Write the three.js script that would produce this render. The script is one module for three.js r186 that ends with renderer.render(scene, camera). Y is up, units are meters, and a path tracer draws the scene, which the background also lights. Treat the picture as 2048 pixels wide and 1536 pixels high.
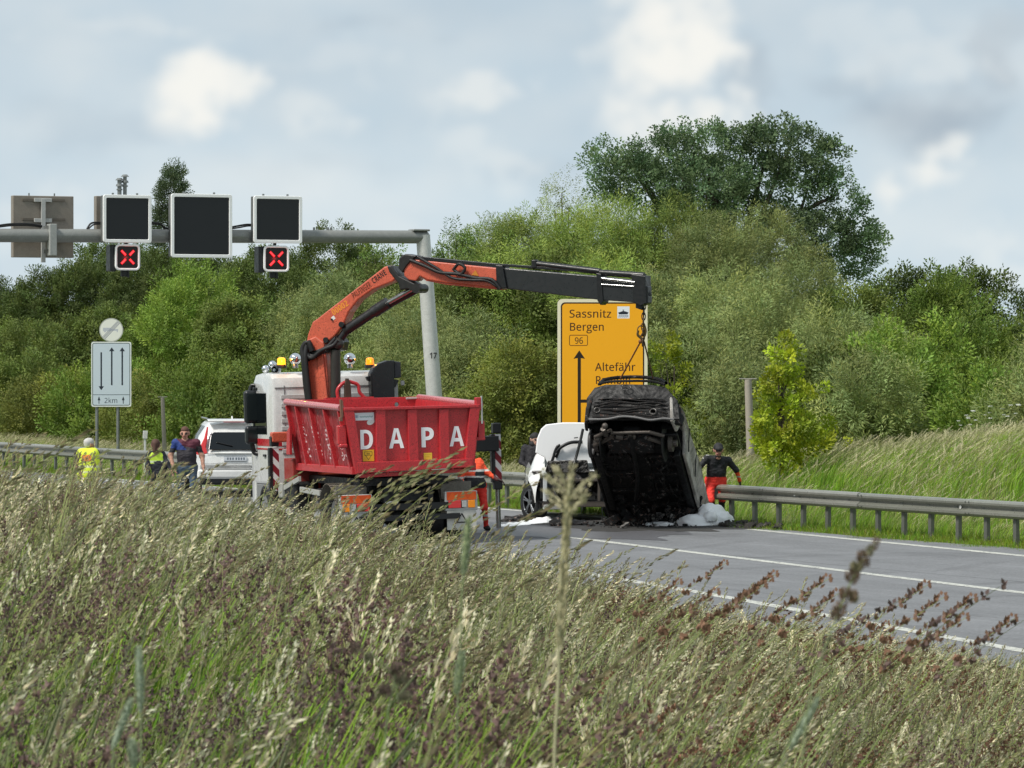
import * as THREE from 'three';
import { mergeGeometries, toCreasedNormals } from 'three/addons/utils/BufferGeometryUtils.js';
import { RoundedBoxGeometry } from 'three/addons/geometries/RoundedBoxGeometry.js';
import { TextGeometry } from 'three/addons/geometries/TextGeometry.js';
import { FontLoader } from 'three/addons/loaders/FontLoader.js';
import { MarchingCubes } from 'three/addons/objects/MarchingCubes.js';
import { createNoise3D, createNoise2D } from 'simplex-noise';

// ---------------------------------------------------------------- camera, sky, sun, exposure
const F = 8860, EYE = 3.0, HORIZON = 740;          // focal length in photo pixels, eye height, horizon row
const scene = new THREE.Scene();
const camera = new THREE.PerspectiveCamera(2 * Math.atan(768 / F) * 180 / Math.PI, 4 / 3, 0.5, 6000);
camera.position.set(0, EYE, 0);
camera.rotation.x = -(768 - HORIZON) / F;
camera.focus = 88;
camera.userData.fStop = camera.getFocalLength() / 1000 / 0.0058;   // a phone's small lens: about 6 mm wide
const renderer = new THREE.WebGLRenderer({ antialias: true });
renderer.setSize(1024, 768);
renderer.toneMapping = THREE.LinearToneMapping;
renderer.toneMappingExposure = 1.85;
renderer.shadowMap.enabled = true;
renderer.shadowMap.type = THREE.PCFSoftShadowMap;

const SUN = new THREE.Vector3(-0.52, 0.78, 0.36).normalize();
const sun = new THREE.DirectionalLight(new THREE.Color(1.0, 0.95, 0.87), 2.25);
sun.position.copy(SUN).multiplyScalar(200).add(new THREE.Vector3(0, 0, -85));
sun.target.position.set(0, 0, -85);
sun.castShadow = true; sun.shadow.radius = 24;
Object.assign(sun.shadow.camera, { left: -90, right: 90, top: 90, bottom: -90, near: 1, far: 500 });
sun.shadow.mapSize.set(4096, 4096);
scene.add(sun, sun.target);

function mulberry(a) { return () => { a |= 0; a = a + 0x6D2B79F5 | 0; let t = Math.imul(a ^ a >>> 15, 1 | a); t = t + Math.imul(t ^ t >>> 7, 61 | t) ^ t; return ((t ^ t >>> 14) >>> 0) / 4294967296; }; }
const rnd = mulberry(77), n3 = createNoise3D(mulberry(5)), n2 = createNoise2D(mulberry(9));
const lerp = (a, b, t) => a + (b - a) * t, clamp = (x, a = 0, b = 1) => Math.min(b, Math.max(a, x)), smooth = (a, b, x) => { const t = clamp((x - a) / (b - a)); return t * t * (3 - 2 * t); };
const rr = (a, b, r = rnd) => a + (b - a) * r();
const lin = (hex) => { const c = new THREE.Color(hex); return [c.r, c.g, c.b]; };

{ // sky: thin grey-blue layers with soft cumulus, the same kind of cloud all round
  const W = 4096, H = 2048, data = new Float32Array(W * H * 4);
  const puffs = [ // column, row, half width, half height (photo pixels), strength
    [385, 185, 95, 55, 1.0], [470, 170, 70, 42, .85], [345, 225, 60, 36, .6], [1330, 120, 120, 140, 1.0], [1300, 240, 85, 60, .6], [1385, 30, 95, 70, .8],
    [925, 188, 85, 38, .55], [610, 225, 65, 45, .42], [1868, 325, 52, 40, .85], [1780, 362, 40, 42, .75], [940, 300, 100, 50, .35], [1960, 480, 110, 50, .4],
    [210, 60, 240, 25, .3], [700, 120, 160, 30, .22], [1880, 110, 200, 40, .35], [60, 430, 120, 60, .3], [760, 450, 130, 40, .3], [1700, 60, 120, 40, .25]];
  const grey = [[1500, 150, 70, 90, .6], [1850, 235, 190, 90, .95], [2010, 130, 80, 100, .8], [1700, 160, 120, 50, .5], [760, 60, 300, 26, .35], [180, 250, 200, 60, .3], [1100, 330, 160, 50, .3], [600, 340, 200, 40, .22]];
  const low = [.45, .535, .585], high = [.385, .465, .525], white = [.71, .69, .64], dark = [.255, .30, .35];
  const fbm = (x, y, z, o) => { let s = 0, a = .5; for (let i = 0; i < o; i++) { s += a * n3(x, y, z); x *= 2.07; y *= 2.07; z *= 2.07; a *= .5; } return s; };
  for (let r = 0; r < H; r++) {
    const el = ((r + .5) / H - .5) * Math.PI, ce = Math.cos(el), se = Math.sin(el);
    for (let c = 0; c < W; c++) {
      const at = (r * W + c) * 4; data[at + 3] = 1;
      if (el < -.01) { data[at] = .30; data[at + 1] = .33; data[at + 2] = .34; continue; }
      const ph = ((c + .5) / W - .5) * 2 * Math.PI, x = Math.cos(ph) * ce, z = Math.sin(ph) * ce, y = se;
      let az = ph + Math.PI / 2; if (az > Math.PI) az -= 2 * Math.PI;
      const inView = Math.abs(az) < .2 && el < .16;
      const f1 = fbm(x * 6 + 3, y * 22, z * 6, 3);                    // broad streaks
      const f2 = fbm(x * 26, y * 44, z * 26 + 7, inView ? 6 : 3);     // lumps
      let wv = clamp(.18 + .5 * f1 + .35 * f2), dk = clamp(.22 - .55 * f1 + .3 * f2);
      if (inView) {
        const f3 = fbm(x * 95, y * 120, z * 95 + 3, 4), px = az * F + 1024 + f2 * 60 + f3 * 34, py = HORIZON - el * F + fbm(x * 30, y * 60 + 9, z * 30, 5) * 50;
        wv *= .62; dk *= .42;
        for (const p of puffs) { const q = Math.hypot((px - p[0]) / p[2], (py - p[1]) / (py > p[1] ? p[3] * 1.25 : p[3])); wv = Math.max(wv, p[4] * smooth(1.6, .1, q + f2 * .6 + f3 * .8)); }
        for (const p of grey) { const q = Math.hypot((px - p[0]) / p[2], (py - p[1]) / p[3]); dk = Math.max(dk, p[4] * smooth(1.3, .2, q + f2 * .4)); }
      } else { wv = Math.max(wv * .6, smooth(.18, .5, f2 + f1 * .6)); }
      const hgt = smooth(0, .5, el), t2 = smooth(0, .09, el);
      for (let k = 0; k < 3; k++) {
        let v = lerp(lerp(low[k], high[k], t2), high[k] * .96, hgt);
        v = lerp(v, dark[k], dk * .75 * (1 - wv)); v = lerp(v, white[k], wv * .82);
        data[at + k] = v * .76;
      }
    }
  }
  const sky = new THREE.DataTexture(data, W, H, THREE.RGBAFormat, THREE.FloatType);
  sky.mapping = THREE.EquirectangularReflectionMapping; sky.magFilter = THREE.LinearFilter; sky.needsUpdate = true;
  scene.background = sky; scene.environment = sky;
}

// ---------------------------------------------------------------- helpers
const V = (x, y, z) => new THREE.Vector3(x, y, z);
const at = (px, py, depth) => V((px - 1024) / F * depth, EYE - (py - HORIZON) / F * depth, -depth);
// the road's own axes: u along it (towards the camera's right), w across it (towards the camera), measured from the guard rail
const TH = 23.8 * Math.PI / 180, ST = Math.sin(TH), CT = Math.cos(TH), Z0 = 96.8, D0 = Z0 * ST, ROADTURN = -(Math.PI / 2 - TH);
const RW = (u, w, y = 0) => V(u * ST - w * CT, y, -(Z0 - u * CT - w * ST));
const toUW = (X, depth) => [X * ST - (depth - Z0) * CT, -(X * CT + (depth - Z0) * ST)];
const roadY = (u, w) => .02 - .0026 * u - .027 * w;
const depthBehindRail = (px, back) => (D0 + back) / (ST + (px - 1024) / F * CT);
function onRoad(px, py) { // where the sight line through a photo pixel meets the road
  let z = 90; for (let i = 0; i < 30; i++) { const X = (px - 1024) / F * z, [u, w] = toUW(X, z), drop = EYE - roadY(u, w); z = lerp(z, drop * F / (py - HORIZON), .6); }
  const X = (px - 1024) / F * z; return toUW(X, z).concat(z);
}
function hit(group, axis, value, px, py) { // the point of a thing's own plane axis = value that shows at a photo pixel
  group.updateMatrixWorld(true);
  const inv = group.matrixWorld.clone().invert(), o = V(0, EYE, 0).applyMatrix4(inv), d = at(px, py, 1).applyMatrix4(inv).sub(o);
  const t = (value - o[axis]) / d[axis]; return o.addScaledVector(d, t);
}
function terrainY(u, w) {
  if (w > -0.4 && w < 12.8) return roadY(u, w) - .05;
  if (w <= -0.4) {
    const base = roadY(u, 0) - .04, b = -w - .4, rise = smooth(-14, 30, u) * 2.2;
    return base + rise * smooth(0.3, 6, b) + .12 * smooth(0, 4, b) + .05 * clamp(b - 8, 0, 30) * smooth(-10, 20, u) + .12 * n2(u * .12, w * .15) * smooth(0, 5, b);
  }
  const p = RW(u, w), X = p.x, e = roadY(u, 12.8) - .05, g = clamp((w - 12.8) / (39.1 - 12.8), 0, 2);
  const side = -.46 * Math.tanh(X / 4.2) * smooth(12.8, 17, w) * smooth(4, 14, -p.z);
  return lerp(e, 1.62, Math.min(g, 1)) + (g > 1 ? .5 * (g - 1) : 0) + side + .07 * n2(u * .22, w * .22) * smooth(12.8, 15, w);
}
const groundAt = (X, depth) => { const [u, w] = toUW(X, depth); return w > .5 && w < 13.2 ? roadY(u, w) : terrainY(u, w); };

// --- textures
function noiseTex(size, fn, srgb = true) {
  const d = new Uint8Array(size * size * 4);
  for (let j = 0; j < size; j++) for (let i = 0; i < size; i++) { const c = fn(i / size, j / size), k = (j * size + i) * 4; d[k] = clamp(c[0]) * 255; d[k + 1] = clamp(c[1]) * 255; d[k + 2] = clamp(c[2]) * 255; d[k + 3] = 255; }
  const t = new THREE.DataTexture(d, size, size); t.wrapS = t.wrapT = THREE.RepeatWrapping; t.magFilter = THREE.LinearFilter; t.minFilter = THREE.LinearMipmapLinearFilter; t.generateMipmaps = true;
  if (srgb) t.colorSpace = THREE.SRGBColorSpace; t.needsUpdate = true; return t;
}
const tile = (x, y, f, s = 0) => { const a = x * 2 * Math.PI, b = y * 2 * Math.PI, r = f / 6.2832; return n3(Math.cos(a) * r + 7 + s, Math.sin(a) * r + Math.cos(b) * r, Math.sin(b) * r + s * 3); };
const fb = (x, y, f, s = 0) => .55 * tile(x, y, f, s) + .3 * tile(x, y, f * 2.3, s + 1) + .15 * tile(x, y, f * 5, s + 2);
const grimeTex = noiseTex(512, (x, y) => { const n = fb(x, y, 8), m = fb(x, y, 40, 4); const v = .93 + .045 * n + .05 * m; return [v, v * .992, v * .98]; });
const roughTex = noiseTex(512, (x, y) => { const v = .72 + .3 * fb(x, y, 12, 3) + .2 * fb(x, y, 60, 8); return [v, v, v]; }, false);
const wearTex = noiseTex(1024, (x, y) => { const n = fb(x, y, 6, 91), m = fb(x, y, 30, 93), st = .5 * n3(x * 70, y * 5, 2) + .5 * n3(x * 150, y * 9, 8), chip = smooth(.52, .62, tile(x, y, 46, 95) + .35 * n), dust = smooth(.1, .7, fb(x, y, 9, 97)) * .12; let v = .90 + .06 * n + .05 * m + .05 * st; v = lerp(v, .52, chip * .6); return [v, lerp(v, .97, chip * .0) + dust * .25, v + dust * .2]; });
const charTex = noiseTex(512, (x, y) => { const n = fb(x, y, 7, 2), m = fb(x, y, 34, 6), ash = smooth(.22, .6, n + m * .5); const v = .055 + .06 * m; const r = smooth(.25, .55, fb(x, y, 12, 11)) * .16; return [lerp(v, .42, ash) + r, lerp(v, .40, ash) + r * .45, lerp(v * 1.05, .39, ash) + r * .2]; });
const ashTex = noiseTex(512, (x, y) => { const n = fb(x, y, 9, 12), m = fb(x, y, 50, 16), ash = smooth(-.35, .25, n + m * .55); return [lerp(.09, .58, ash), lerp(.085, .565, ash), lerp(.085, .55, ash)]; });
const bumpTex = noiseTex(512, (x, y) => { const v = .5 + .35 * fb(x, y, 18, 21) + .25 * fb(x, y, 70, 22); return [v, v, v]; }, false);
const clone = (t, rx, ry = rx) => { const c = t.clone(); c.repeat.set(rx, ry); c.needsUpdate = true; return c; };

function mat(color, rough = .6, more = {}) {
  const { grime, map, bump, Physical, ...rest } = more;
  const M = Physical ? THREE.MeshPhysicalMaterial : THREE.MeshStandardMaterial;
  const m = new M({ color: Array.isArray(color) ? new THREE.Color().setRGB(...color) : color, roughness: rough, metalness: 0, side: THREE.DoubleSide, ...rest });
  if (grime !== false && !map) { m.map = grimeTex; m.roughnessMap = roughTex; }
  if (map) m.map = map;
  if (bump) { m.bumpMap = bumpTex; m.bumpScale = bump; }
  return m;
}
// --- geometry
function place(g, x = 0, y = 0, z = 0, rx = 0, ry = 0, rz = 0) { if (rx || ry || rz) g.applyMatrix4(new THREE.Matrix4().makeRotationFromEuler(new THREE.Euler(rx, ry, rz))); if (x || y || z) g.translate(x, y, z); return g; }
const box = (w, h, d, ...p) => place(new THREE.BoxGeometry(w, h, d), ...p);
const rbox = (w, h, d, r, ...p) => place(new RoundedBoxGeometry(w, h, d, 2, Math.min(r, w / 2.01, h / 2.01, d / 2.01)), ...p);
const cyl = (r1, r2, h, n = 12, ...p) => place(new THREE.CylinderGeometry(r1, r2, h, n), ...p);
const ball = (r, ...p) => place(new THREE.SphereGeometry(r, 16, 12), ...p);
function bar(a, b, r, n = 10, r2 = r) { const d = b.clone().sub(a), g = new THREE.CylinderGeometry(r2, r, d.length(), n); g.applyQuaternion(new THREE.Quaternion().setFromUnitVectors(V(0, 1, 0), d.normalize())); const m = a.clone().add(b).multiplyScalar(.5); return g.translate(m.x, m.y, m.z); }
function beam(a, b, w, h) { const d = b.clone().sub(a), L = d.length(), g = new RoundedBoxGeometry(w, h, L, 1, Math.min(w, h) * .12); const q = new THREE.Matrix4().lookAt(a, b, V(0, 1, 0)); g.applyMatrix4(q); const m = a.clone().add(b).multiplyScalar(.5); return g.translate(m.x, m.y, m.z); }
const tube = (pts, r, seg = 24, n = 7, closed = false) => new THREE.TubeGeometry(new THREE.CatmullRomCurve3(pts, closed), seg, r, n, closed);
function plate(pts, depth, bevel = .008, holes = []) { // outline in xy, thickness along z, centred on z = 0
  const s = new THREE.Shape(pts.map((p) => new THREE.Vector2(p[0], p[1]))); for (const h of holes) s.holes.push(new THREE.Path(h.map((p) => new THREE.Vector2(p[0], p[1]))));
  const g = new THREE.ExtrudeGeometry(s, { depth: Math.max(depth - 2 * bevel, .001), bevelEnabled: bevel > 0, bevelSize: bevel, bevelThickness: bevel, bevelSegments: 2, bevelOffset: -bevel, curveSegments: 8 }); return g.translate(0, 0, -Math.max(depth - 2 * bevel, .001) / 2);
}
const rrect = (w, h, r, x = 0, y = 0, n = 5) => { const o = []; for (const [cx, cy, a] of [[w / 2 - r, h / 2 - r, 0], [-w / 2 + r, h / 2 - r, 1], [-w / 2 + r, -h / 2 + r, 2], [w / 2 - r, -h / 2 + r, 3]]) for (let i = 0; i <= n; i++) { const t = (a + i / n) * Math.PI / 2; o.push([x + cx + r * Math.cos(t), y + cy + r * Math.sin(t)]); } return o; };
const circle = (r, x = 0, y = 0, n = 24, ry = r) => Array.from({ length: n }, (_, i) => [x + r * Math.cos(i / n * 6.2832), y + ry * Math.sin(i / n * 6.2832)]);
function metreUV(g, scale = 1) { // uv in metres, taken from the side that a face looks to
  g = g.index ? g.toNonIndexed() : g; const p = g.attributes.position, nn = g.attributes.normal, uv = new Float32Array(p.count * 2);
  for (let i = 0; i < p.count; i++) { const ax = Math.abs(nn.getX(i)), ay = Math.abs(nn.getY(i)), az = Math.abs(nn.getZ(i)), x = p.getX(i), y = p.getY(i), z = p.getZ(i); let a, b; if (ay >= ax && ay >= az) { a = x; b = z; } else if (ax >= az) { a = z; b = y; } else { a = x; b = y; } uv[i * 2] = a * scale; uv[i * 2 + 1] = b * scale; }
  g.setAttribute('uv', new THREE.BufferAttribute(uv, 2)); return g;
}
function join(list) { const gs = (Array.isArray(list) ? list : [list]).map((g) => { g = g.index ? g.toNonIndexed() : g; for (const k of Object.keys(g.attributes)) if (!['position', 'normal', 'uv', 'color'].includes(k)) g.deleteAttribute(k); if (!g.attributes.normal) g.computeVertexNormals(); return g; }); return gs.length === 1 ? gs[0] : mergeGeometries(gs); }
const used = {};
function numbered(name) { if (!(name in used)) { used[name] = 0; return name; } used[name]++; return name + '_' + String(used[name]).padStart(3, '0'); }
function part(name, geos, material, parent, own = {}) { // one mesh under its thing
  let g = join(geos); if (!own.keepUV) g = metreUV(g, own.uv ?? .7);
  const m = new THREE.Mesh(g, material); m.name = name; m.castShadow = m.receiveShadow = true; parent.add(m);
  if (own.label) m.userData.label = own.label; if (own.kind) m.userData.kind = own.kind; return m;
}
function thing(name, label, category, pos = V(0, 0, 0), turn = 0, group) {
  const o = new THREE.Group(); o.name = numbered(name); o.position.copy(pos); o.rotation.y = turn; o.userData = { label, category }; if (group) o.userData.group = group; scene.add(o); return o;
}
function single(name, label, category, geos, material, pos, turn = 0, group) { const o = part(numbered(name), geos, material, scene); if (pos) o.position.copy(pos); o.rotation.y = turn; o.userData = { label, category }; if (group) o.userData.group = group; return o; }
function sub(name, parent) { const o = new THREE.Group(); o.name = name; parent.add(o); return o; }
function struct(name, g, material, keepUV = true) { const m = part(numbered(name), g, material, scene, { keepUV }); m.userData = { kind: 'structure' }; return m; }
function canvasTex(w, h, draw) { const c = document.createElement('canvas'); c.width = w; c.height = h; const x = c.getContext('2d'); draw(x, w, h); const t = new THREE.CanvasTexture(c); t.colorSpace = THREE.SRGBColorSpace; t.anisotropy = 8; return t; }
function sheet(nu, nv, fn, uvScale = 1) { // grid surface from fn(i/nu, j/nv) -> Vector3
  const pos = [], uv = [], idx = []; for (let j = 0; j <= nv; j++) for (let i = 0; i <= nu; i++) { const p = fn(i / nu, j / nv); pos.push(p.x, p.y, p.z); uv.push((p.uvx ?? p.x) * uvScale, (p.uvy ?? p.z) * uvScale); }
  for (let j = 0; j < nv; j++) for (let i = 0; i < nu; i++) { const a = j * (nu + 1) + i, b = a + 1, c = a + nu + 1, d = c + 1; idx.push(a, b, d, a, d, c); }
  const g = new THREE.BufferGeometry(); g.setAttribute('position', new THREE.Float32BufferAttribute(pos, 3)); g.setAttribute('uv', new THREE.Float32BufferAttribute(uv, 2)); g.setIndex(idx); g.computeVertexNormals(); return g;
}
const font = await new FontLoader().loadAsync('fonts/droid/droid_sans_bold.typeface.json');
function text(str, size, depth) { const g = new TextGeometry(str, { font, size, depth, curveSegments: 6, bevelEnabled: false }); g.computeBoundingBox(); const b = g.boundingBox; return g.translate(-(b.min.x + b.max.x) / 2, -(b.min.y + b.max.y) / 2, 0); }

// --- shared materials
const M = {
  galv: mat('#8f9494', .5, { metalness: .55 }), galvRail: mat('#8a8d88', .55, { metalness: .35 }), post: mat('#6f736e', .6, { metalness: .3 }),
  black: mat('#15171a', .55), rubber: mat('#17181a', .85), blackPlastic: mat('#1b1e22', .5), white: mat('#e6e8e8', .35, { clearcoat: .5, Physical: true }), carWhite: mat('#f2f4f5', .3, { clearcoat: .8, clearcoatRoughness: .08, Physical: true }),
  red: mat([.58, .030, .038], .45, { clearcoat: .2, Physical: true, map: wearTex }), redSide: null, orange: mat([.68, .125, .065], .45, { clearcoat: .15, Physical: true, map: wearTex }), orangeDark: mat([.38, .045, .03], .5),
  glass: mat('#0b0f12', .06, { grime: false }), chrome: mat('#d9dcde', .08, { metalness: 1, grime: false }), steel: mat('#a9acad', .3, { metalness: .9 }), dark: mat('#0c0d0f', .8), grey: mat('#7c7f80', .7), lightGrey: mat('#b9bcbc', .6),
  tailRed: mat([.62, .02, .02], .2, { grime: false, clearcoat: 1, Physical: true }), amber: mat([.9, .28, .01], .25, { grime: false }), wood: mat('#a8a197', .9),
  char: mat('#ffffff', .85, { map: charTex, bump: .012 }), ash: mat('#ffffff', .9, { map: ashTex, bump: .008 }), soot: mat('#08080a', .95), burntSteel: mat('#5b5550', .75, { metalness: .3 }), rust: mat('#5e4536', .85),
};
// ---------------------------------------------------------------- ground, road, markings
{
  const soil = noiseTex(512, (x, y) => { const n = fb(x, y, 10, 31), m = fb(x, y, 60, 33); const v = .5 + .5 * n + .5 * m; return [lerp(.26, .40, v), lerp(.30, .42, v), lerp(.13, .2, v)]; });
  const wl = [-1500, -600, -250, -120, -70, -45, -30, -22]; for (let w = -18; w < 44; w += .8) wl.push(w); wl.push(48, 60, 90, 150, 400);
  const ul = [-1500, -600, -250, -150, -100]; for (let u = -80; u < 112; u += 1.5) ul.push(u); ul.push(125, 150, 220, 400, 900);
  const g = sheet(ul.length - 1, wl.length - 1, (a, b) => { const u = ul[Math.round(a * (ul.length - 1))], w = wl[Math.round(b * (wl.length - 1))]; const p = RW(u, w, terrainY(clamp(u, -120, 125), clamp(w, -60, 70))); p.uvx = u; p.uvy = w; return p; }, .25);
  struct('ground', g, mat('#ffffff', 1, { map: soil }));
  // the carriageway
  const trackAt = [2.4, 4.1, 6.9, 8.7, 10.9], asphalt = noiseTex(1024, (x, y) => { // x along the road (9 m), y right across it (14 m)
    const w = y * 14, n = fb(x, y, 7, 41), m = tile(x, y, 210, 43), k = tile(x, y, 400, 44), st = .6 * n3(Math.cos(x * 6.2832) * .6, Math.sin(x * 6.2832) * .6, y * 46) + .4 * n3(Math.cos(x * 6.2832) * .9, Math.sin(x * 6.2832) * .9, y * 120 + 40);
    let tr = 0; for (const t of trackAt) tr += Math.exp(-(((w - t) / .42) ** 2)); const seam = Math.exp(-(((w - 5.05 + .04 * n) / .035) ** 2)) + .7 * Math.exp(-(((w - 9.15 + .04 * n) / .03) ** 2)); const crack = smooth(.035, .0, Math.abs(fb(x, y, 11, 47))) * smooth(.1, .5, fb(x, y, 5, 48)); const patch = smooth(.38, .42, fb(x, y, 4, 55)) * .03;
    const v = .447 + .028 * n + .04 * m + .03 * k + .024 * st - .022 * tr * (1 + n) - .09 * seam - .07 * crack - patch; return [v * .985, v * .998, v * 1.022]; });
  const road = sheet(160, 20, (a, b) => { const u = lerp(-160, 100, a), w = lerp(.55, 13.1, b) + (b === 0 ? .12 * n2(u * .6, 3) : b === 1 ? .2 * n2(u * .5, 8) : 0); const p = RW(u, w, roadY(u, w)); p.uvx = u / 9; p.uvy = w / 14; return p; }, 1);
  struct('road', road, mat('#ffffff', .78, { map: asphalt, bump: 0 }));
  const paint = mat('#d9dad6', .7, { map: noiseTex(256, (x, y) => { const n = fb(x, y, 14, 51), m = tile(x, y, 60, 53); const worn = smooth(.05, .6, n + .45 * m); return [lerp(.86, .55, worn), lerp(.86, .56, worn), lerp(.84, .56, worn)]; }) });
  const line = (pix, width, lift) => { // painted line through photo pixels that lie on the road
    const pts = pix.map(([x, y]) => onRoad(x, y)).sort((a, b) => a[0] - b[0]);
    const wAt = (u) => { let i = 0; while (i < pts.length - 2 && u > pts[i + 1][0]) i++; const a = pts[i], b = pts[i + 1]; return lerp(a[1], b[1], (u - a[0]) / (b[0] - a[0])); };
    return sheet(120, 1, (a, b) => { const u = lerp(-60, 60, a), w = clamp(wAt(u), .75, 12.9) + (b - .5) * width; const p = RW(u, w, roadY(u, w) + lift); p.uvx = u; p.uvy = w; return p; }, .5);
  };
  struct('road_edge_line', line([[60, 941], [1460, 1055], [2048, 1112]], .2, .004), paint);
  struct('road_lane_line', line([[1150, 1076], [1500, 1119], [2048, 1186]], .2, .004), paint);
  struct('road_near_line', line([[1100, 1135], [1410, 1187], [1880, 1272]], .22, .004), paint);
}
// ---------------------------------------------------------------- guard rail
{
  const rail = thing('guard_rail', 'long galvanised steel guard rail on close-set posts along the far road edge', 'guard rail', RW(0, 0, 0), ROADTURN);
  const prof = [[0, .75], [.055, .735], [.082, .70], [.08, .665], [.03, .63], [.005, .61], [.005, .585], [.03, .565], [.08, .53], [.082, .49], [.055, .455], [0, .44]];
  const beamGeo = (L) => { const o = prof.concat(prof.slice().reverse().map(([a, b]) => [a - .012, b])); const s = new THREE.Shape(o.map(([a, b]) => new THREE.Vector2(-a, b))); return new THREE.ExtrudeGeometry(s, { depth: L, bevelEnabled: false }).rotateY(Math.PI / 2); };
  const seg = metreUV(toCreasedNormals(beamGeo(4.03), .6), .5), mats = [0, 1, 2].map((i) => mat(['#8b8e86', '#93958f', '#84877f'][i], .5, { metalness: .3 }));
  const cpost = metreUV(join([box(.105, .95, .012, 0, .2, .02), box(.012, .95, .06, -.05, .2, -.012), box(.012, .95, .06, .05, .2, -.012)]), .8), block = metreUV(rbox(.09, .16, .07, .01, 0, .6, -.01), .8), spot = join(cyl(.032, .032, .012, 12, 0, 0, 0, Math.PI / 2)), bolt = join(cyl(.014, .014, .02, 6, 0, 0, 0, Math.PI / 2));
  const add = (name, g, m, x, y, z) => { const o = new THREE.Mesh(g, m); o.name = name; o.position.set(x, y, z); o.rotation.z = -.0026; o.castShadow = o.receiveShadow = true; rail.add(o); return o; };
  const white = mat('#dfe0da', .4, { grime: false });
  for (let u = -64, i = 0; u < 36; u += 4, i++) { add('rail_beam', seg, mats[i % 3], u, roadY(u, 0) + .005 * Math.sin(i * 2.1), .004 * Math.sin(i * 3.7)); for (const [bx, by] of [[.08, .70], [.08, .50], [.2, .70], [.2, .50]]) add('bolt', bolt, M.post, u + bx, roadY(u, 0) + by, .088); }
  for (let u = -63.4; u < 36; u += 1) { const p = add('post', cpost, M.post, u + .02 * Math.sin(u * 7), roadY(u, 0) - .02, -.05); p.rotation.x = .012 * Math.sin(u * 5); add('spacer', block, M.post, u, roadY(u, 0), -.01); }
  for (const [px, py] of [[213, 906], [1589, 989], [1921, 1014]]) { const h = hit(rail, 'z', .03, px, py); const o = add('reflector', spot, white, h.x, h.y, .03); const c = new THREE.Mesh(join(cyl(.012, .012, .006, 8, 0, 0, .008, Math.PI / 2)), M.dark); c.name = 'reflector_bolt'; o.add(c); }
}
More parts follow.
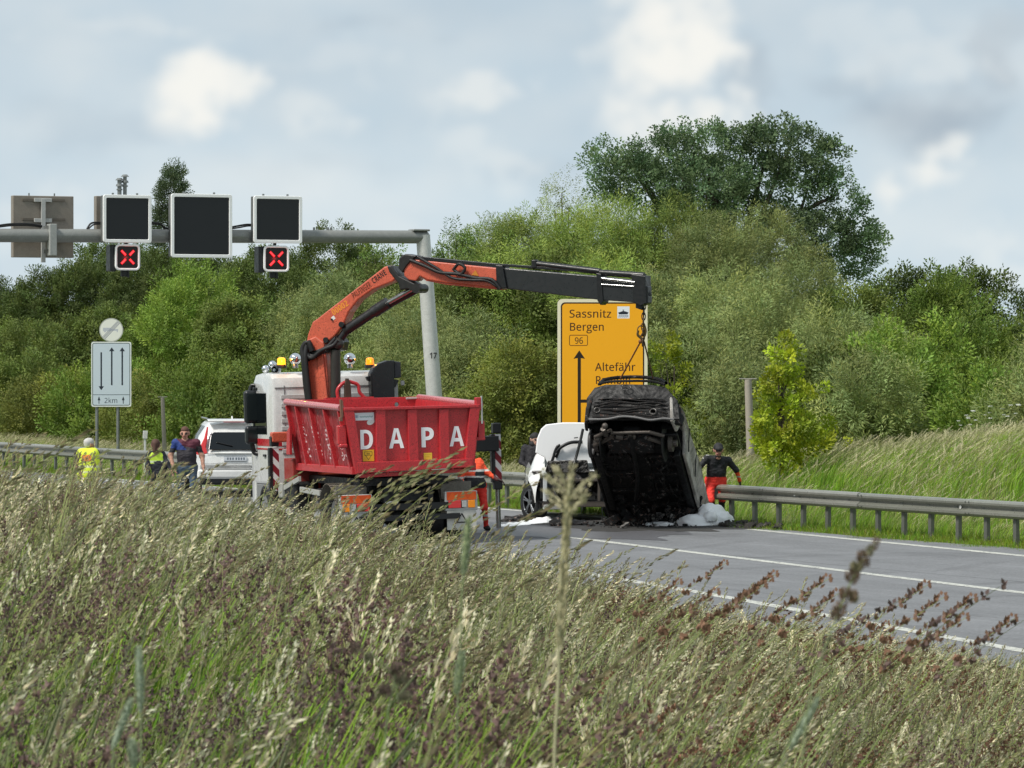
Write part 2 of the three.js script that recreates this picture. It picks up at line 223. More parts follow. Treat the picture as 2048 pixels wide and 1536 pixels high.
// ---------------------------------------------------------------- sign gantry over the road
{
  const zp = depthBehindRail(884, 1.7), [ug] = toUW((884 - 1024) / F * zp, zp);
  const base = RW(ug, -1.7, terrainY(ug, -1.7));
  const g = thing('sign_gantry', 'grey round steel gantry arm with leaning mast numbered 17 reaching over the road', 'sign gantry', base, ROADTURN);
  const h = (px, py, x = 0) => hit(g, 'x', x, px, py);
  const paintGrey = mat('#d2d5d3', .5, { metalness: .15 }), armGrey = mat('#8e918f', .55, { metalness: .2 });
  const foot = V(0, -.3, 0), elbow = h(846, 474), end = h(-260, 470);
  part('mast', [bar(foot, elbow.clone().add(V(0, .05, 0)), .205, 24, .168)], paintGrey, g);
  part('base_plate', [rbox(.7, .06, .7, .01, 0, .05, 0)], M.galv, g);
  part('arm', [bar(elbow, end, .155, 24), ball(.165, elbow.x, elbow.y, elbow.z)], armGrey, g);
  part('mast_cap', [rbox(.36, .05, .42, .02, elbow.x, elbow.y + .155, elbow.z + .1)], armGrey, g);
  { const a = h(866, 711, .2), num = new THREE.Mesh(new THREE.PlaneGeometry(.22, .24), new THREE.MeshStandardMaterial({ transparent: true, roughness: .6, map: canvasTex(128, 128, (c) => { c.clearRect(0, 0, 128, 128); c.fillStyle = '#2b2d2e'; c.font = 'bold 104px sans-serif'; c.textAlign = 'center'; c.fillText('17', 64, 102); }) }));
    num.name = 'mast_number'; num.position.set(a.x + .004, a.y, a.z - .005); num.rotation.set(0, Math.PI / 2 - TH * .0, 0); g.add(num); }
  for (const [px, w] of [[120, .5], [395, .35], [480, .35], [600, .2]]) { const a = h(px, 462, -.05); part('arm_clamp', [rbox(.34, .1, .1, .02, a.x, a.y - .06, a.z)], M.galv, g); }
  const cable = (a, b, c, d) => part('cable', [tube([h(...a, .02), h(...b, .02), h(...c, .02), h(...d, .02)], .022), tube([h(a[0], a[1] + 3, -.06), h(b[0] + 4, b[1] + 3, -.06), h(c[0], c[1] + 3, -.06), h(d[0], d[1] + 2, -.06)], .018)], M.rubber, g);
  cable([-10, 452], [22, 448], [60, 448], [84, 452]); cable([174, 458], [182, 447], [195, 445], [210, 447]); cable([300, 445], [318, 447], [330, 455], [345, 460]); cable([460, 455], [475, 452], [495, 449], [510, 450]);
  for (const px of [628, 656, 662]) { const a = h(px, 460); part('fixing_eye', [rbox(.03, .09, .05, .01, a.x, a.y + .02, a.z)], M.galv, g); }
  for (const [px, top, w2] of [[239, 360, .05], [250, 353, .045]]) { const a = h(px, 392, -.1), b = h(px, top, -.1); part('sensor_mast', [bar(a, b, w2, 10), cyl(.075, .085, .05, 12, b.x, b.y - .12, b.z), cyl(.07, .07, .03, 12, b.x, b.y - .22, b.z)], M.galv, g); part('mast_cap', [cyl(.05, .1, .05, 12, b.x, b.y + .02, b.z)], M.galv, g); }
  // the signs it carries: each hangs on the arm, its face towards the traffic on the right
  const panelMat = mat('#10141a', .35, { grime: false }), frameMat = mat('#f2f3f2', .45, { grime: false }), caseMat = mat('#5f6160', .6), backMat = mat('#8a837a', .7);
  function display(name, label, x0, y0, x1, y1, front, group) {
    const a = h(x0, y0, front), b = h(x1, y1, front), cz = (a.z + b.z) / 2, cy = (a.y + b.y) / 2, w = Math.abs(a.z - b.z), hh = Math.abs(a.y - b.y);
    const t = thing(name, label, 'traffic sign', g.localToWorld(V(front, cy, cz)), ROADTURN + Math.PI / 2, group); // own axes: z towards the traffic
    const fr = Math.min(.075, w * .08);
    part('frame', [plate(rrect(w, hh, .06), .05, .01, [rrect(w - 2 * fr, hh - 2 * fr, .03)])], frameMat, t);
    part('display_panel', [rbox(w - 2 * fr + .01, hh - 2 * fr + .01, .03, .005, 0, 0, -.012)], panelMat, t);
    part('housing', [rbox(w - .03, hh - .03, .2, .02, 0, 0, -.13)], caseMat, t);
    for (const q of [-.2, .2]) part('bracket', [box(.12, .5, .1, q, 0, -.27)], M.galv, t);
    for (const q of [-.28, .22]) part('lifting_eye', [rbox(.05, .05, .03, .008, w * q, hh / 2 + .02, -.06)], M.galv, t);
    return { t, w, hh };
  }
  display('variable_sign', 'dark square display sign above the red cross beside the back of another sign', 206, 389, 303, 486, .36);
  display('variable_sign', 'largest dark display sign on the gantry arm between the two red crosses', 342, 387, 464, 516, .36);
  display('variable_sign', 'dark square display sign above the red cross beside the gantry mast', 507, 391, 604, 487, .36);
  function laneSignal(label, x0, y0, x1, y1) {
    const f = .33, a = h(x0, y0, f), b = h(x1, y1, f), cz = (a.z + b.z) / 2, cy = (a.y + b.y) / 2, w = Math.abs(a.z - b.z), hh = Math.abs(a.y - b.y);
    const t = thing('lane_signal', label, 'lane signal', g.localToWorld(V(f, cy, cz)), ROADTURN + Math.PI / 2);
    part('frame', [plate(rrect(w, hh, .1), .06, .015, [rrect(w - .1, hh - .1, .06)])], frameMat, t);
    part('signal_face', [plate(rrect(w - .08, hh - .08, .06), .02, .003).translate(0, 0, -.015)], mat('#120a0e', .4, { grime: false }), t);
    part('housing', [rbox(w * .92, hh * .92, .22, .03, 0, 0, -.15), rbox(.16, hh * 1.0, .3, .02, -w / 2 - .02, -.02, -.2)], M.blackPlastic, t);
    part('hanger', [box(.06, .12, .06, 0, hh / 2 + .04, -.1)], M.black, t); part('cable_box', [rbox(.05, .2, .05, .01, .05, -hh / 2 - .06, -.1), rbox(.16, .16, .08, .02, -.03, -hh / 2 - .06, -.14)], M.black, t);
    const L = w * .26, glow = new THREE.MeshStandardMaterial({ color: '#ff3b3b', emissive: new THREE.Color(1, .045, .06), emissiveIntensity: .85, roughness: .4 }), rim = mat([.5, .01, .012], .4, { grime: false, emissive: new THREE.Color(.45, .0, .005), emissiveIntensity: .6 });
    for (const [sx, sy] of [[1, 1], [-1, 1], [-1, -1], [1, -1]]) { const q = place(new RoundedBoxGeometry(L, .062, .014, 1, .006), sx * w * .165, sy * w * .165, .012, 0, 0, Math.atan2(sy, sx)); part('red_bar', [q], rim, t); part('lamp_row', [place(new RoundedBoxGeometry(L * .86, .028, .01, 1, .004), sx * w * .165, sy * w * .165, .021, 0, 0, Math.atan2(sy, sx))], glow, t); }
    const lamp = new THREE.PointLight(new THREE.Color(1, .06, .06), .03, 0, 2); lamp.position.set(0, 0, .12); lamp.castShadow = true; t.add(lamp);
  }
  laneSignal('lit red cross lane signal beside the back of a brown sign', 230, 488, 280, 541);
  laneSignal('lit red cross lane signal hanging nearest the gantry mast', 527, 491, 578, 544);
  function backSign(label, x0, y0, x1, y1, withPole) {
    const f = -.42, a = h(x0, y0, f), b = h(x1, y1, f), cz = (a.z + b.z) / 2, cy = (a.y + b.y) / 2, w = Math.abs(a.z - b.z), hh = Math.abs(a.y - b.y);
    const t = thing('gantry_panel', label, 'traffic sign', g.localToWorld(V(f, cy, cz)), ROADTURN + Math.PI / 2);
    part('housing', [rbox(w, hh, .18, .015)], backMat, t);
    for (const q of [.43, .12]) part('stiffener', [box(w * .7, .05, .03, 0, hh * q, .1)], mat('#6b645b', .7), t);
    if (withPole) { const s = -w * .02; part('mounting_pole', [box(.09, hh * 1.02, .07, s, -hh * .07, .16)], M.lightGrey, t); for (const q of [.43, .1]) part('mounting_bracket', [rbox(.42, .09, .05, .01, s, hh * q, .14)], M.lightGrey, t); part('clamp_box', [rbox(.17, .72, .24, .015, s + .09, -hh * .22, .52)], mat('#a8acab', .55), t); part('clamp_arm', [box(.1, .08, .5, s + .05, -hh * .02, .3), box(.1, .08, .5, s + .05, -hh * .4, .3)], M.galv, t);
      for (const q of [-.22, .2]) part('lifting_eye', [rbox(.03, .07, .03, .008, w * q, hh / 2 + .03, 0)], M.galv, t); }
  }
  backSign('brown back of a square sign with pale bracket pole on the gantry arm', 24, 391, 145, 516, true);
  backSign('brown sign back mostly hidden behind a dark display sign', 190, 392, 268, 486, false);
}
// ---------------------------------------------------------------- roadside signs
function facePlate(parent, w, h, r, tex, y, frame = M.lightGrey) {
  part('panel_back', [plate(rrect(w, h, r), .03, .006).translate(0, y, -.02)], frame, parent);
  const s = new THREE.ShapeGeometry(new THREE.Shape(rrect(w, h, r).map((p) => new THREE.Vector2(p[0], p[1]))), 6), p = s.attributes.position, uv = s.attributes.uv;
  for (let i = 0; i < p.count; i++) uv.setXY(i, p.getX(i) / w + .5, p.getY(i) / h + .5);
  const m = new THREE.Mesh(s.translate(0, y, .0), new THREE.MeshStandardMaterial({ map: tex, roughness: .45, side: THREE.DoubleSide })); m.name = 'sign_face'; m.castShadow = m.receiveShadow = true; parent.add(m); return m;
}
const rrPath = (c, x, y, w, h, r) => { c.beginPath(); c.moveTo(x + r, y); c.arcTo(x + w, y, x + w, y + h, r); c.arcTo(x + w, y + h, x, y + h, r); c.arcTo(x, y + h, x, y, r); c.arcTo(x, y, x + w, y, r); c.closePath(); };
{ // yellow direction sign
  const d = depthBehindRail(1205, 2.6), [u, w] = toUW((1205 - 1024) / F * d, d), t = thing('direction_sign', 'large yellow direction sign to Sassnitz, Bergen and Altefähr behind the lifted wreck', 'direction sign', V((1205 - 1024) / F * d, terrainY(u, w), -d), .08);
  const a = hit(t, 'z', 0, 1115, 598), b = hit(t, 'z', 0, 1295, 885), W = b.x - a.x, H = a.y - b.y, cx = (a.x + b.x) / 2, PW = 1024, PH = Math.round(PW * H / W), q = PW / 180;
  const tex = canvasTex(PW, PH, (c) => {
    c.fillStyle = '#e6dfc2'; c.fillRect(0, 0, PW, PH); c.fillStyle = '#2c1a06'; rrPath(c, 6.5 * q, 6.5 * q, PW - 13 * q, PH - 13 * q, 9 * q); c.fill(); c.fillStyle = '#f7ad0a'; rrPath(c, 9.3 * q, 9.3 * q, PW - 18.6 * q, PH - 18.6 * q, 7 * q); c.fill();
    for (let i = 0; i < 900; i++) { c.fillStyle = `rgba(${rnd() > .5 ? '255,196,70' : '205,125,0'},.05)`; c.fillRect(rr(10 * q, PW - 14 * q), rr(10 * q, PH - 14 * q), rr(4, 22), rr(4, 22)); }
    c.fillStyle = '#3a1c06'; const put = (s, x, y, cap, width) => { c.font = `${cap * 1.38 * q}px sans-serif`; const m = c.measureText(s).width; c.save(); c.translate((x - 1115) * q, (y - 598) * q); c.scale(width * q / m, 1); c.lineWidth = q * .35; c.strokeStyle = '#3a1c06'; c.fillText(s, 0, 0); c.strokeText(s, 0, 0); c.restore(); };
    put('Sassnitz', 1138, 635, 15.5, 85); put('Bergen', 1138, 661, 15.5, 71); put('Altefähr', 1190, 741, 15.5, 81); put('Rambin', 1190, 767, 15.5, 72);
    c.lineWidth = 1.4 * q; c.strokeStyle = '#5a2c06'; rrPath(c, 24 * q, 72 * q, 36 * q, 20.5 * q, 3 * q); c.stroke(); put('96', 1149, 687, 12.5, 17.5);
    c.fillStyle = '#1d1206'; c.beginPath(); c.moveTo(43.5 * q, 102 * q); c.lineTo(55 * q, 119 * q); c.lineTo(46.7 * q, 117.5 * q); c.lineTo(46.7 * q, PH - 20 * q); c.lineTo(40.3 * q, PH - 20 * q); c.lineTo(40.3 * q, 117.5 * q); c.lineTo(32 * q, 119 * q); c.closePath(); c.fill();
    c.fillRect(46 * q, 200 * q, 60 * q, 6.4 * q); c.beginPath(); c.moveTo(120 * q, 203 * q); c.lineTo(104 * q, 193 * q); c.lineTo(104 * q, 213 * q); c.fill();
    c.fillStyle = '#e9edf1'; c.fillRect(119.5 * q, 14.5 * q, 24.5 * q, 24 * q); c.fillStyle = '#1c2430'; c.beginPath(); c.moveTo(121 * q, 27 * q); c.lineTo(132 * q, 23.5 * q); c.lineTo(142 * q, 26.5 * q); c.lineTo(140 * q, 30.5 * q); c.lineTo(123 * q, 30.5 * q); c.fill(); c.fillRect(131.2 * q, 21 * q, 1 * q, 3 * q); c.fillRect(129.5 * q, 21.4 * q, 4 * q, .8 * q);
    c.strokeStyle = '#4a5260'; c.lineWidth = .9 * q; for (const y of [33, 35.5]) { c.beginPath(); for (let i = 0; i <= 20; i++) c.lineTo((121.5 + i) * q, (y + .6 * Math.sin(i * 1.6)) * q); c.stroke(); }
  });
  facePlate(t, W, H, .11, tex, (a.y + b.y) / 2, mat('#9c9c92', .6)); t.children.forEach((m) => { m.position.x = cx; });
  for (const s of [-.32, .32]) part('post', [bar(V(cx + s * W, -.2, -.09), V(cx + s * W, a.y - .1, -.09), .055, 12)], M.galv, t);
}
{ // white lane sign with round sign above
  const d = depthBehindRail(222, 2.2), [u, w] = toUW((222 - 1024) / F * d, d), t = thing('lane_sign', 'white rectangular lane sign with three black arrows and 2km on steel posts', 'traffic sign', V((222 - 1024) / F * d, terrainY(u, w), -d), .1);
  const a = hit(t, 'z', 0, 182.5, 683.5), b = hit(t, 'z', 0, 262.5, 813.5), W = b.x - a.x, H = a.y - b.y, cx = (a.x + b.x) / 2, q = 8, PW = 80 * q, PH = 130 * q, ink = '#232b36';
  const tex = canvasTex(PW, PH, (c) => {
    c.fillStyle = '#dfe3df'; c.fillRect(0, 0, PW, PH); c.strokeStyle = '#4c5a58'; c.lineWidth = 1.5 * q; rrPath(c, 2.8 * q, 3 * q, PW - 5.6 * q, PH - 6 * q, 3.5 * q); c.fillStyle = '#c3d0d8'; c.fill(); c.stroke(); c.fillStyle = ink; c.strokeStyle = '#3b4650'; c.lineWidth = 1.1 * q; c.beginPath(); c.moveTo(2.8 * q, 106 * q); c.lineTo(PW - 2.8 * q, 106 * q); c.stroke();
    const arrow = (x, y0, y1, tw) => { const s = Math.sign(y1 - y0); c.fillStyle = ink; c.fillRect((x - tw / 2) * q, Math.min(y0, y1) * q, tw * q, Math.abs(y1 - y0) * q); c.beginPath(); c.moveTo((x - tw * 1.75) * q, (y1 - s * 4) * q); c.lineTo(x * q, (y1 + s * 4) * q); c.lineTo((x + tw * 1.75) * q, (y1 - s * 4) * q); c.fill(); };
    arrow(20, 21, 93, 3.1); arrow(41, 87, 15, 3.1); arrow(62, 87, 15, 3.1); arrow(15.5, 124, 113, 1.6); arrow(64, 124, 113, 1.6);
    c.fillStyle = '#333d46'; c.font = `${14 * q}px sans-serif`; c.textAlign = 'center'; c.fillText('2km', 39.5 * q, 122.5 * q);
  });
  facePlate(t, W, H, .06, tex, (a.y + b.y) / 2); t.children.forEach((m) => { m.position.x = cx; });
  for (const px of [194, 236]) { const x = hit(t, 'z', -.08, px, 830).x; part('post', [bar(V(x, -.3, -.08), V(x, b.y + H * .8, -.08), .048, 12)], M.galv, t); }
  // the round sign on the same posts
  const r = thing('round_sign', 'round white end-of-overtaking-ban sign with diagonal grey stripes', 'traffic sign', t.localToWorld(V(0, 0, 0)), .1); const c0 = hit(t, 'z', .0, 222.5, 660), c1 = hit(t, 'z', 0, 246.5, 660), R = c1.x - c0.x; r.position.copy(t.localToWorld(V(c0.x, c0.y, 0)));
  part('disc_back', [place(new THREE.CylinderGeometry(R, R, .03, 40), 0, 0, -.02, Math.PI / 2)], M.lightGrey, r);
  const tx = canvasTex(256, 256, (c) => { c.fillStyle = '#aeb2a8'; c.fillRect(0, 0, 256, 256); c.fillStyle = '#e3e5da'; c.beginPath(); c.arc(128, 128, 117, 0, 7); c.fill(); c.fillStyle = '#b6bcc2'; c.fillRect(40, 104, 88, 36); c.fillRect(128, 118, 74, 18); c.fillRect(52, 140, 20, 12); c.fillRect(186, 136, 12, 16); c.save(); c.translate(128, 128); c.rotate(-.82); for (const [y, col] of [[-19, '#8d929b'], [-8, '#777c86'], [3, '#8d929b'], [14, '#7b808a']]) { c.fillStyle = col; c.fillRect(-116, y, 232, 6); } c.restore(); });
  const disc = new THREE.Mesh(new THREE.CircleGeometry(R, 40), new THREE.MeshStandardMaterial({ map: tx, roughness: .45 })); disc.name = 'sign_face'; r.add(disc);
  part('post', [bar(V(0, -R - .9, -.07), V(0, R * .6, -.07), .04, 10)], M.galv, r);
}
// ---------------------------------------------------------------- wooden posts, delineator
function woodPost(px, topPy, basePy, back, wid, label, lean) {
  const d = depthBehindRail(px, back), [u, w] = toUW((px - 1024) / F * d, d), t = thing('wooden_post', label, 'post', V((px - 1024) / F * d, terrainY(u, w), -d), .2); const top = hit(t, 'z', 0, px + lean, topPy), Wm = wid / F * d;
  part('shaft', [bar(V(-.02 * top.x, -.3, 0), V(top.x, top.y, 0), Wm * .54, 10, Wm * .42)], M.wood, t); part('perch_bar', [rbox(Wm * 2.1, .025, .05, .008, top.x, top.y + .015, 0)], mat('#a5a39a', .8), t);
}
woodPost(1504, 759, 935, 5, 17, 'tall weathered grey wooden post with thin crossbar beside a bright maple', -8);
woodPost(331, 795, 880, 4, 9, 'grey wooden post with thin crossbar beside the parked white car', -6);
{ const d = depthBehindRail(290, .9), [u, w] = toUW((290 - 1024) / F * d, d), t = thing('marker_post', 'small white marker plate on a white stake behind the guard rail', 'marker post', V((290 - 1024) / F * d, terrainY(u, w), -d), .3); const a = hit(t, 'z', 0, 290, 871); part('stake', [rbox(.06, a.y + .2, .05, .01, a.x, a.y / 2 - .1, 0)], M.white, t); part('plate', [rbox(.13, .22, .03, .01, a.x, a.y + .02, .03, 0, 0, -.06)], M.white, t); }
// ---------------------------------------------------------------- recovery truck with loading crane
const TRUCK_TURN = 16 * Math.PI / 180, truckPos = (() => { const X = -1.85, d = 81.35, [u, w] = toUW(X, d); return V(X, roadY(u, w), -d); })();
const truck = thing('crane_truck', 'white crane lorry with raised orange loading crane carrying a red skip', 'truck', truckPos, 0);
truck.rotation.order = 'YXZ'; truck.rotation.set(-.004, TRUCK_TURN, .027);
const tl = (px, py, z) => hit(truck, 'z', z, px, py);
function wheel(parent, x, y, z, r, w, name = 'wheel', rimMat = M.steel, side = 1) { // axle along x
  const g = sub(name, parent); g.position.set(x, y, z);
  const prof = [[r * .62, -w / 2], [r * .9, -w / 2], [r * .985, -w * .4], [r, -w * .3], [r, w * .3], [r * .985, w * .4], [r * .9, w / 2], [r * .62, w / 2], [r * .62, -w / 2]];
  part('tyre', [place(new THREE.LatheGeometry(prof.map((p) => new THREE.Vector2(...p)), 32), 0, 0, 0, 0, 0, Math.PI / 2)], M.rubber, g);
  const rim = [place(new THREE.LatheGeometry([[0, .02], [r * .2, .03], [r * .25, -.01], [r * .5, -.03], [r * .58, w * .3], [r * .63, w * .42]].map((p) => new THREE.Vector2(...p)), 28), 0, 0, 0, 0, 0, -Math.PI / 2 * side)];
  for (let i = 0; i < 10; i++) rim.push(place(cyl(.018, .018, .05, 6), side * .03, r * .3 * Math.cos(i * .628), r * .3 * Math.sin(i * .628), 0, 0, Math.PI / 2));
  part('rim', rim, rimMat, g); return g;
}
{
  part('chassis', [box(.1, .26, 8.0, -.42, .95, -4.1), box(.1, .26, 8.0, .42, .95, -4.1), box(.9, .2, .12, 0, .92, -.35), box(.9, .2, .12, 0, .92, -2.4), box(.9, .2, .12, 0, .92, -4.3), box(2.1, .12, .1, 0, .72, -.12), box(1.7, .14, 4.0, 0, 1.18, -2.4)], M.dark, truck);
  part('axle', [bar(V(-.9, .52, -1.15), V(.9, .52, -1.15), .1), ball(.24, 0, .52, -1.15), bar(V(-.9, .52, -2.5), V(.9, .52, -2.5), .1), ball(.24, 0, .52, -2.5)], M.dark, truck);
  for (const s of [-1, 1]) for (const z of [-1.15, -2.5, -6.9]) { wheel(truck, s * 1.02, .52, z, .52, .31, 'wheel', M.lightGrey, s); if (z > -5) wheel(truck, s * .68, .52, z, .52, .3, 'inner_wheel', M.dark, s); }
  part('underrun_bar', [box(1.9, .1, .08, 0, .52, -.06)], M.black, truck);
  // mudguards, lamps, flaps
  const guardMat = mat('#77736a', .75, { bump: .01 });
  for (const s of [-1, 1]) {
    const arc = sheet(1, 22, (a, b) => { const t = lerp(.02, Math.PI * .92, b); return V(s * 1.0 + (a - .5) * .58, .55 + .70 * Math.sin(t) * .86, -1.15 + .68 * Math.cos(t)); });
    const ribs = []; for (let i = 0; i < 17; i++) { const t = lerp(.1, 2.6, i / 16); ribs.push(box(.58, .014, .022, s * 1.0, .55 + .708 * Math.sin(t) * .86, -1.15 + .688 * Math.cos(t), -t)); }
    part('mudguard', [arc, box(.58, .32, .02, s * 1.0, .98, -.44), ...ribs], guardMat, truck);
    const lamp = sub('rear_lamp', truck); lamp.position.set(s * 1.0, 0, -.07);
    part('lamp_case', [rbox(.62, .36, .1, .02, 0, .79, -.06)], M.lightGrey, lamp); part('warning_panel', [box(.56, .15, .012, 0, .885, .0)], mat([.78, .25, .02], .5, { map: canvasTex(256, 64, (c) => { c.fillStyle = '#d9862a'; c.fillRect(0, 0, 256, 64); c.fillStyle = '#e8a04c'; for (let i = -1; i < 4; i++) { c.beginPath(); c.moveTo(i * 90, 64); c.lineTo(i * 90 + 50, 0); c.lineTo(i * 90 + 95, 64); c.fill(); } }) }), lamp, { keepUV: true });
    part('tail_light', [rbox(.24, .14, .03, .01, -.13 * s, .73, .0)], M.tailRed, lamp); part('reverse_light', [rbox(.09, .12, .03, .01, .05 * s, .73, .0)], M.lightGrey, lamp); part('indicator', [rbox(.13, .14, .03, .01, .19 * s, .73, .0)], M.amber, lamp);
    part('mud_flap', [rbox(.56, .36, .02, .004, s * 1.0, .44, -.1)], mat('#c9c9c4', .7), truck);
    const ring = []; for (let i = 0; i < 3; i++) { const a = (i * 2 / 3 + .5) * Math.PI, b = ((i + 1) * 2 / 3 + .5) * Math.PI; ring.push(bar(V(s * 1.0 + .11 * Math.cos(a), .45 + .11 * Math.sin(a), -.085), V(s * 1.0 + .11 * Math.cos(b), .45 + .11 * Math.sin(b), -.085), .011, 6)); }
    part('flap_emblem', ring, M.dark, truck);
  }
  // cab
  const cab = sub('cab', truck), W = 2.36, zc = -5.92;
  const side = [[0, 1.02], [0, 2.95], [.06, 3.12], [.25, 3.2], [1.0, 3.23], [1.5, 3.2], [1.72, 3.05], [1.95, 2.35], [2.05, 1.85], [2.08, .62], [1.75, .5], [1.72, 1.02]].map(([a, b]) => [a, b]);
  const shell = plate(side, W, .07).rotateY(Math.PI / 2).translate(0, 0, zc); part('cab_shell', [toCreasedNormals(shell, .5)], mat('#d3d6d7', .35, { clearcoat: .5, Physical: true }), cab);
  // pressed panels of the rear wall
  const wallMat = mat('#c2c6c7', .45);
  const fl = (px, py) => tl(px, py, zc + .02), ribs = [];
  const r0 = fl(573, 775), r1 = fl(640, 880);
  for (const [y0, y1] of [[2.78, 2.72], [2.62, 2.55], [2.47, 2.4], [2.32, 2.25], [2.17, 2.1], [2.02, 1.95], [1.87, 1.80], [1.72, 1.65]]) { ribs.push(rbox(.78, .085, .02, .009, -.62, (y0 + y1) / 2 - .0, zc + .008)); ribs.push(rbox(1.1, .085, .02, .009, .5, (y0 + y1) / 2, zc + .008)); }
  part('rear_wall_ribs', ribs, wallMat, cab);
  part('roof_seam', [box(W - .1, .02, .012, 0, 2.93, zc + .004), box(.012, .95, .012, -.94, 2.5, zc + .006), rbox(.06, .08, .03, .01, -.94, 2.02, zc + .01)], M.grey, cab);
  part('side_stripe', [box(.006, .14, 1.5, -W / 2 - .004, 1.86, zc - .8), box(.006, .03, 1.5, -W / 2 - .004, 1.73, zc - .8)], mat([.48, .02, .03], .4), cab);
  part('corner_stripe', [box(.2, .14, .006, -W / 2 + .14, 1.86, zc + .004), box(.2, .03, .006, -W / 2 + .14, 1.73, zc + .004)], mat([.48, .02, .03], .4), cab);
  for (const s of [-1, 1]) { part('side_window', [plate([[-.55, 2.02], [-1.55, 2.02], [-1.82, 2.1], [-1.66, 2.75], [-1.5, 2.83], [-.55, 2.83]].map(([a, b]) => [-a, b]), .012, .003).rotateY(Math.PI / 2).translate(s * (W / 2 + .004), 0, zc)], M.glass, cab); part('door_handle', [rbox(.03, .05, .2, .01, s * (W / 2 + .02), 1.6, zc - .75)], M.black, cab); }
  part('windscreen', [plate(rrect(2.1, .95, .1), .015, .004).rotateX(.33).translate(0, 2.42, zc - 1.93)], M.glass, cab);
  for (const s of [-1, 1]) part('step_panel', [rbox(.06, .55, 1.0, .02, s * (W / 2 - .05), .75, zc - 1.2)], M.grey, cab);
  for (const s of [-1, 1]) { const m = sub('mirror', truck), mx = s * (W / 2 + .1); part('mirror_housing', [rbox(.28, .66, .2, .07, mx, 2.56, zc - 1.5), rbox(.26, .36, .2, .06, mx, 2.0, zc - 1.5)], M.blackPlastic, m); part('mirror_arm', [tube([V(s * (W / 2 - .02), 2.98, zc - 1.5), V(s * (W / 2 + .06), 2.98, zc - 1.55), V(mx, 2.85, zc - 1.55)], .04)], M.black, m); part('mirror_arm', [tube([V(s * (W / 2 - .02), 1.62, zc - 1.45), V(s * (W / 2 + .05), 1.65, zc - 1.5), V(mx, 1.85, zc - 1.5)], .05)], M.black, m); part('mirror_glass', [rbox(.22, .54, .01, .004, mx, 2.56, zc - 1.395), rbox(.2, .24, .01, .004, mx, 1.98, zc - 1.395)], mat('#2c3436', .15, { metalness: .6, grime: false }), m); part('window_pillar', [rbox(.05, 1.0, .14, .02, s * (W / 2 - .0), 2.45, zc - 1.66)], M.black, m); }
  part('sun_visor', [rbox(2.1, .14, .3, .05, 0, 3.02, zc - 1.88, .3)], M.black, cab);
  // roof fittings, read from the photograph on the cab's own roof
  const roofAt = (px, py, z) => { const q = tl(px, py, z); return q; };
  for (const [px, lit] of [[563, 1], [740, 0]]) { const q = roofAt(px, 733, zc - .3), b = sub('beacon', truck); part('beacon_base', [cyl(.1, .11, .07, 16, q.x, q.y + .0, zc - .3)], M.black, b); part('beacon_dome', [cyl(.078, .085, .11, 20, q.x, q.y + .09, zc - .3), place(new THREE.SphereGeometry(.078, 16, 8, 0, 6.2832, 0, 1.57).scale(1, .45, 1), q.x, q.y + .145, zc - .3)], mat([.95, .30, .01], .2, { grime: false, emissive: new THREE.Color(1, .36, .01), emissiveIntensity: lit ? 1.1 : .28 }), b); const L = new THREE.PointLight(new THREE.Color(1, .42, .05), lit ? .12 : .03, 0, 2); L.position.set(q.x, q.y + .12, zc - .12); L.castShadow = true; b.add(L); }
  for (const [px, r] of [[591, .115], [655, .1], [700, .12]]) { const q = roofAt(px, 732, zc - .2), b = sub('work_lamp', truck); part('lamp_dome', [place(new THREE.SphereGeometry(r, 24, 16), q.x, q.y + .14, zc - .2)], M.chrome, b); part('lamp_foot', [cyl(.045, .06, .1, 10, q.x, q.y + .01, zc - .2)], M.steel, b); }
  { const q = roofAt(541, 742, zc - 1.45), b = sub('horn', truck); part('horn_bell', [place(new THREE.LatheGeometry([[.02, 0], [.03, .2], [.06, .3], [.1, .36]].map((p) => new THREE.Vector2(...p)), 18), q.x, q.y + .02, zc - 1.3, Math.PI / 2)], M.chrome, b); part('horn_lamp', [ball(.085, q.x + .02, q.y + .12, zc - 1.35), ball(.08, q.x - .12, q.y + .04, zc - 1.35), ball(.06, q.x + .1, q.y + .02, zc - 1.25)], M.chrome, b); part('horn_bracket', [rbox(.2, .04, .3, .01, q.x, q.y - .05, zc - 1.4), box(.03, .12, .03, q.x, q.y - .12, zc - 1.4)], M.steel, b); }
  part('roof_air_seal', [rbox(.3, .05, .5, .02, -W / 2 + .12, 2.92, zc - 1.55)], M.black, cab);
  // black air intake behind the cab
  { const z = zc + .3, O = (px, py) => { const q = tl(px, py, z); return [q.x, q.y]; }; const snork = sub('air_intake', truck);
    part('intake_body', [plate([O(741, 800), O(739, 762), O(738, 748), O(744, 736), O(755, 727), O(772, 721), O(786, 721), O(786, 800)], .26, .03).translate(0, 0, z)], M.blackPlastic, snork);
    part('intake_grille', [plate([O(786, 722), O(800, 724), O(801, 755), O(787, 757)], .3, .02).translate(0, 0, z - .08)], mat('#2d3138', .6), snork);
    part('intake_lug', [plate([O(731, 754), O(742, 751), O(742, 765), O(734, 761)], .1, .01).translate(0, 0, z), plate([O(787, 758), O(797, 760), O(790, 774), O(786, 776)], .1, .01).translate(0, 0, z)], M.black, snork);
    const p = tl(793, 780, z); part('intake_stand', [box(.07, 1.2, .06, p.x, p.y - .45, z - .05)], M.lightGrey, snork); const m = tl(805, 766, z); part('side_marker', [rbox(.07, .09, .05, .01, m.x, m.y, z)], M.lightGrey, snork); }
  // crane base, stabilisers
  const zk = -5.25;
  part('crane_base', [rbox(.8, .75, .62, .03, -.3, 1.45, zk), rbox(1.5, .28, .5, .03, 0, 1.0, zk)], M.orange, truck);
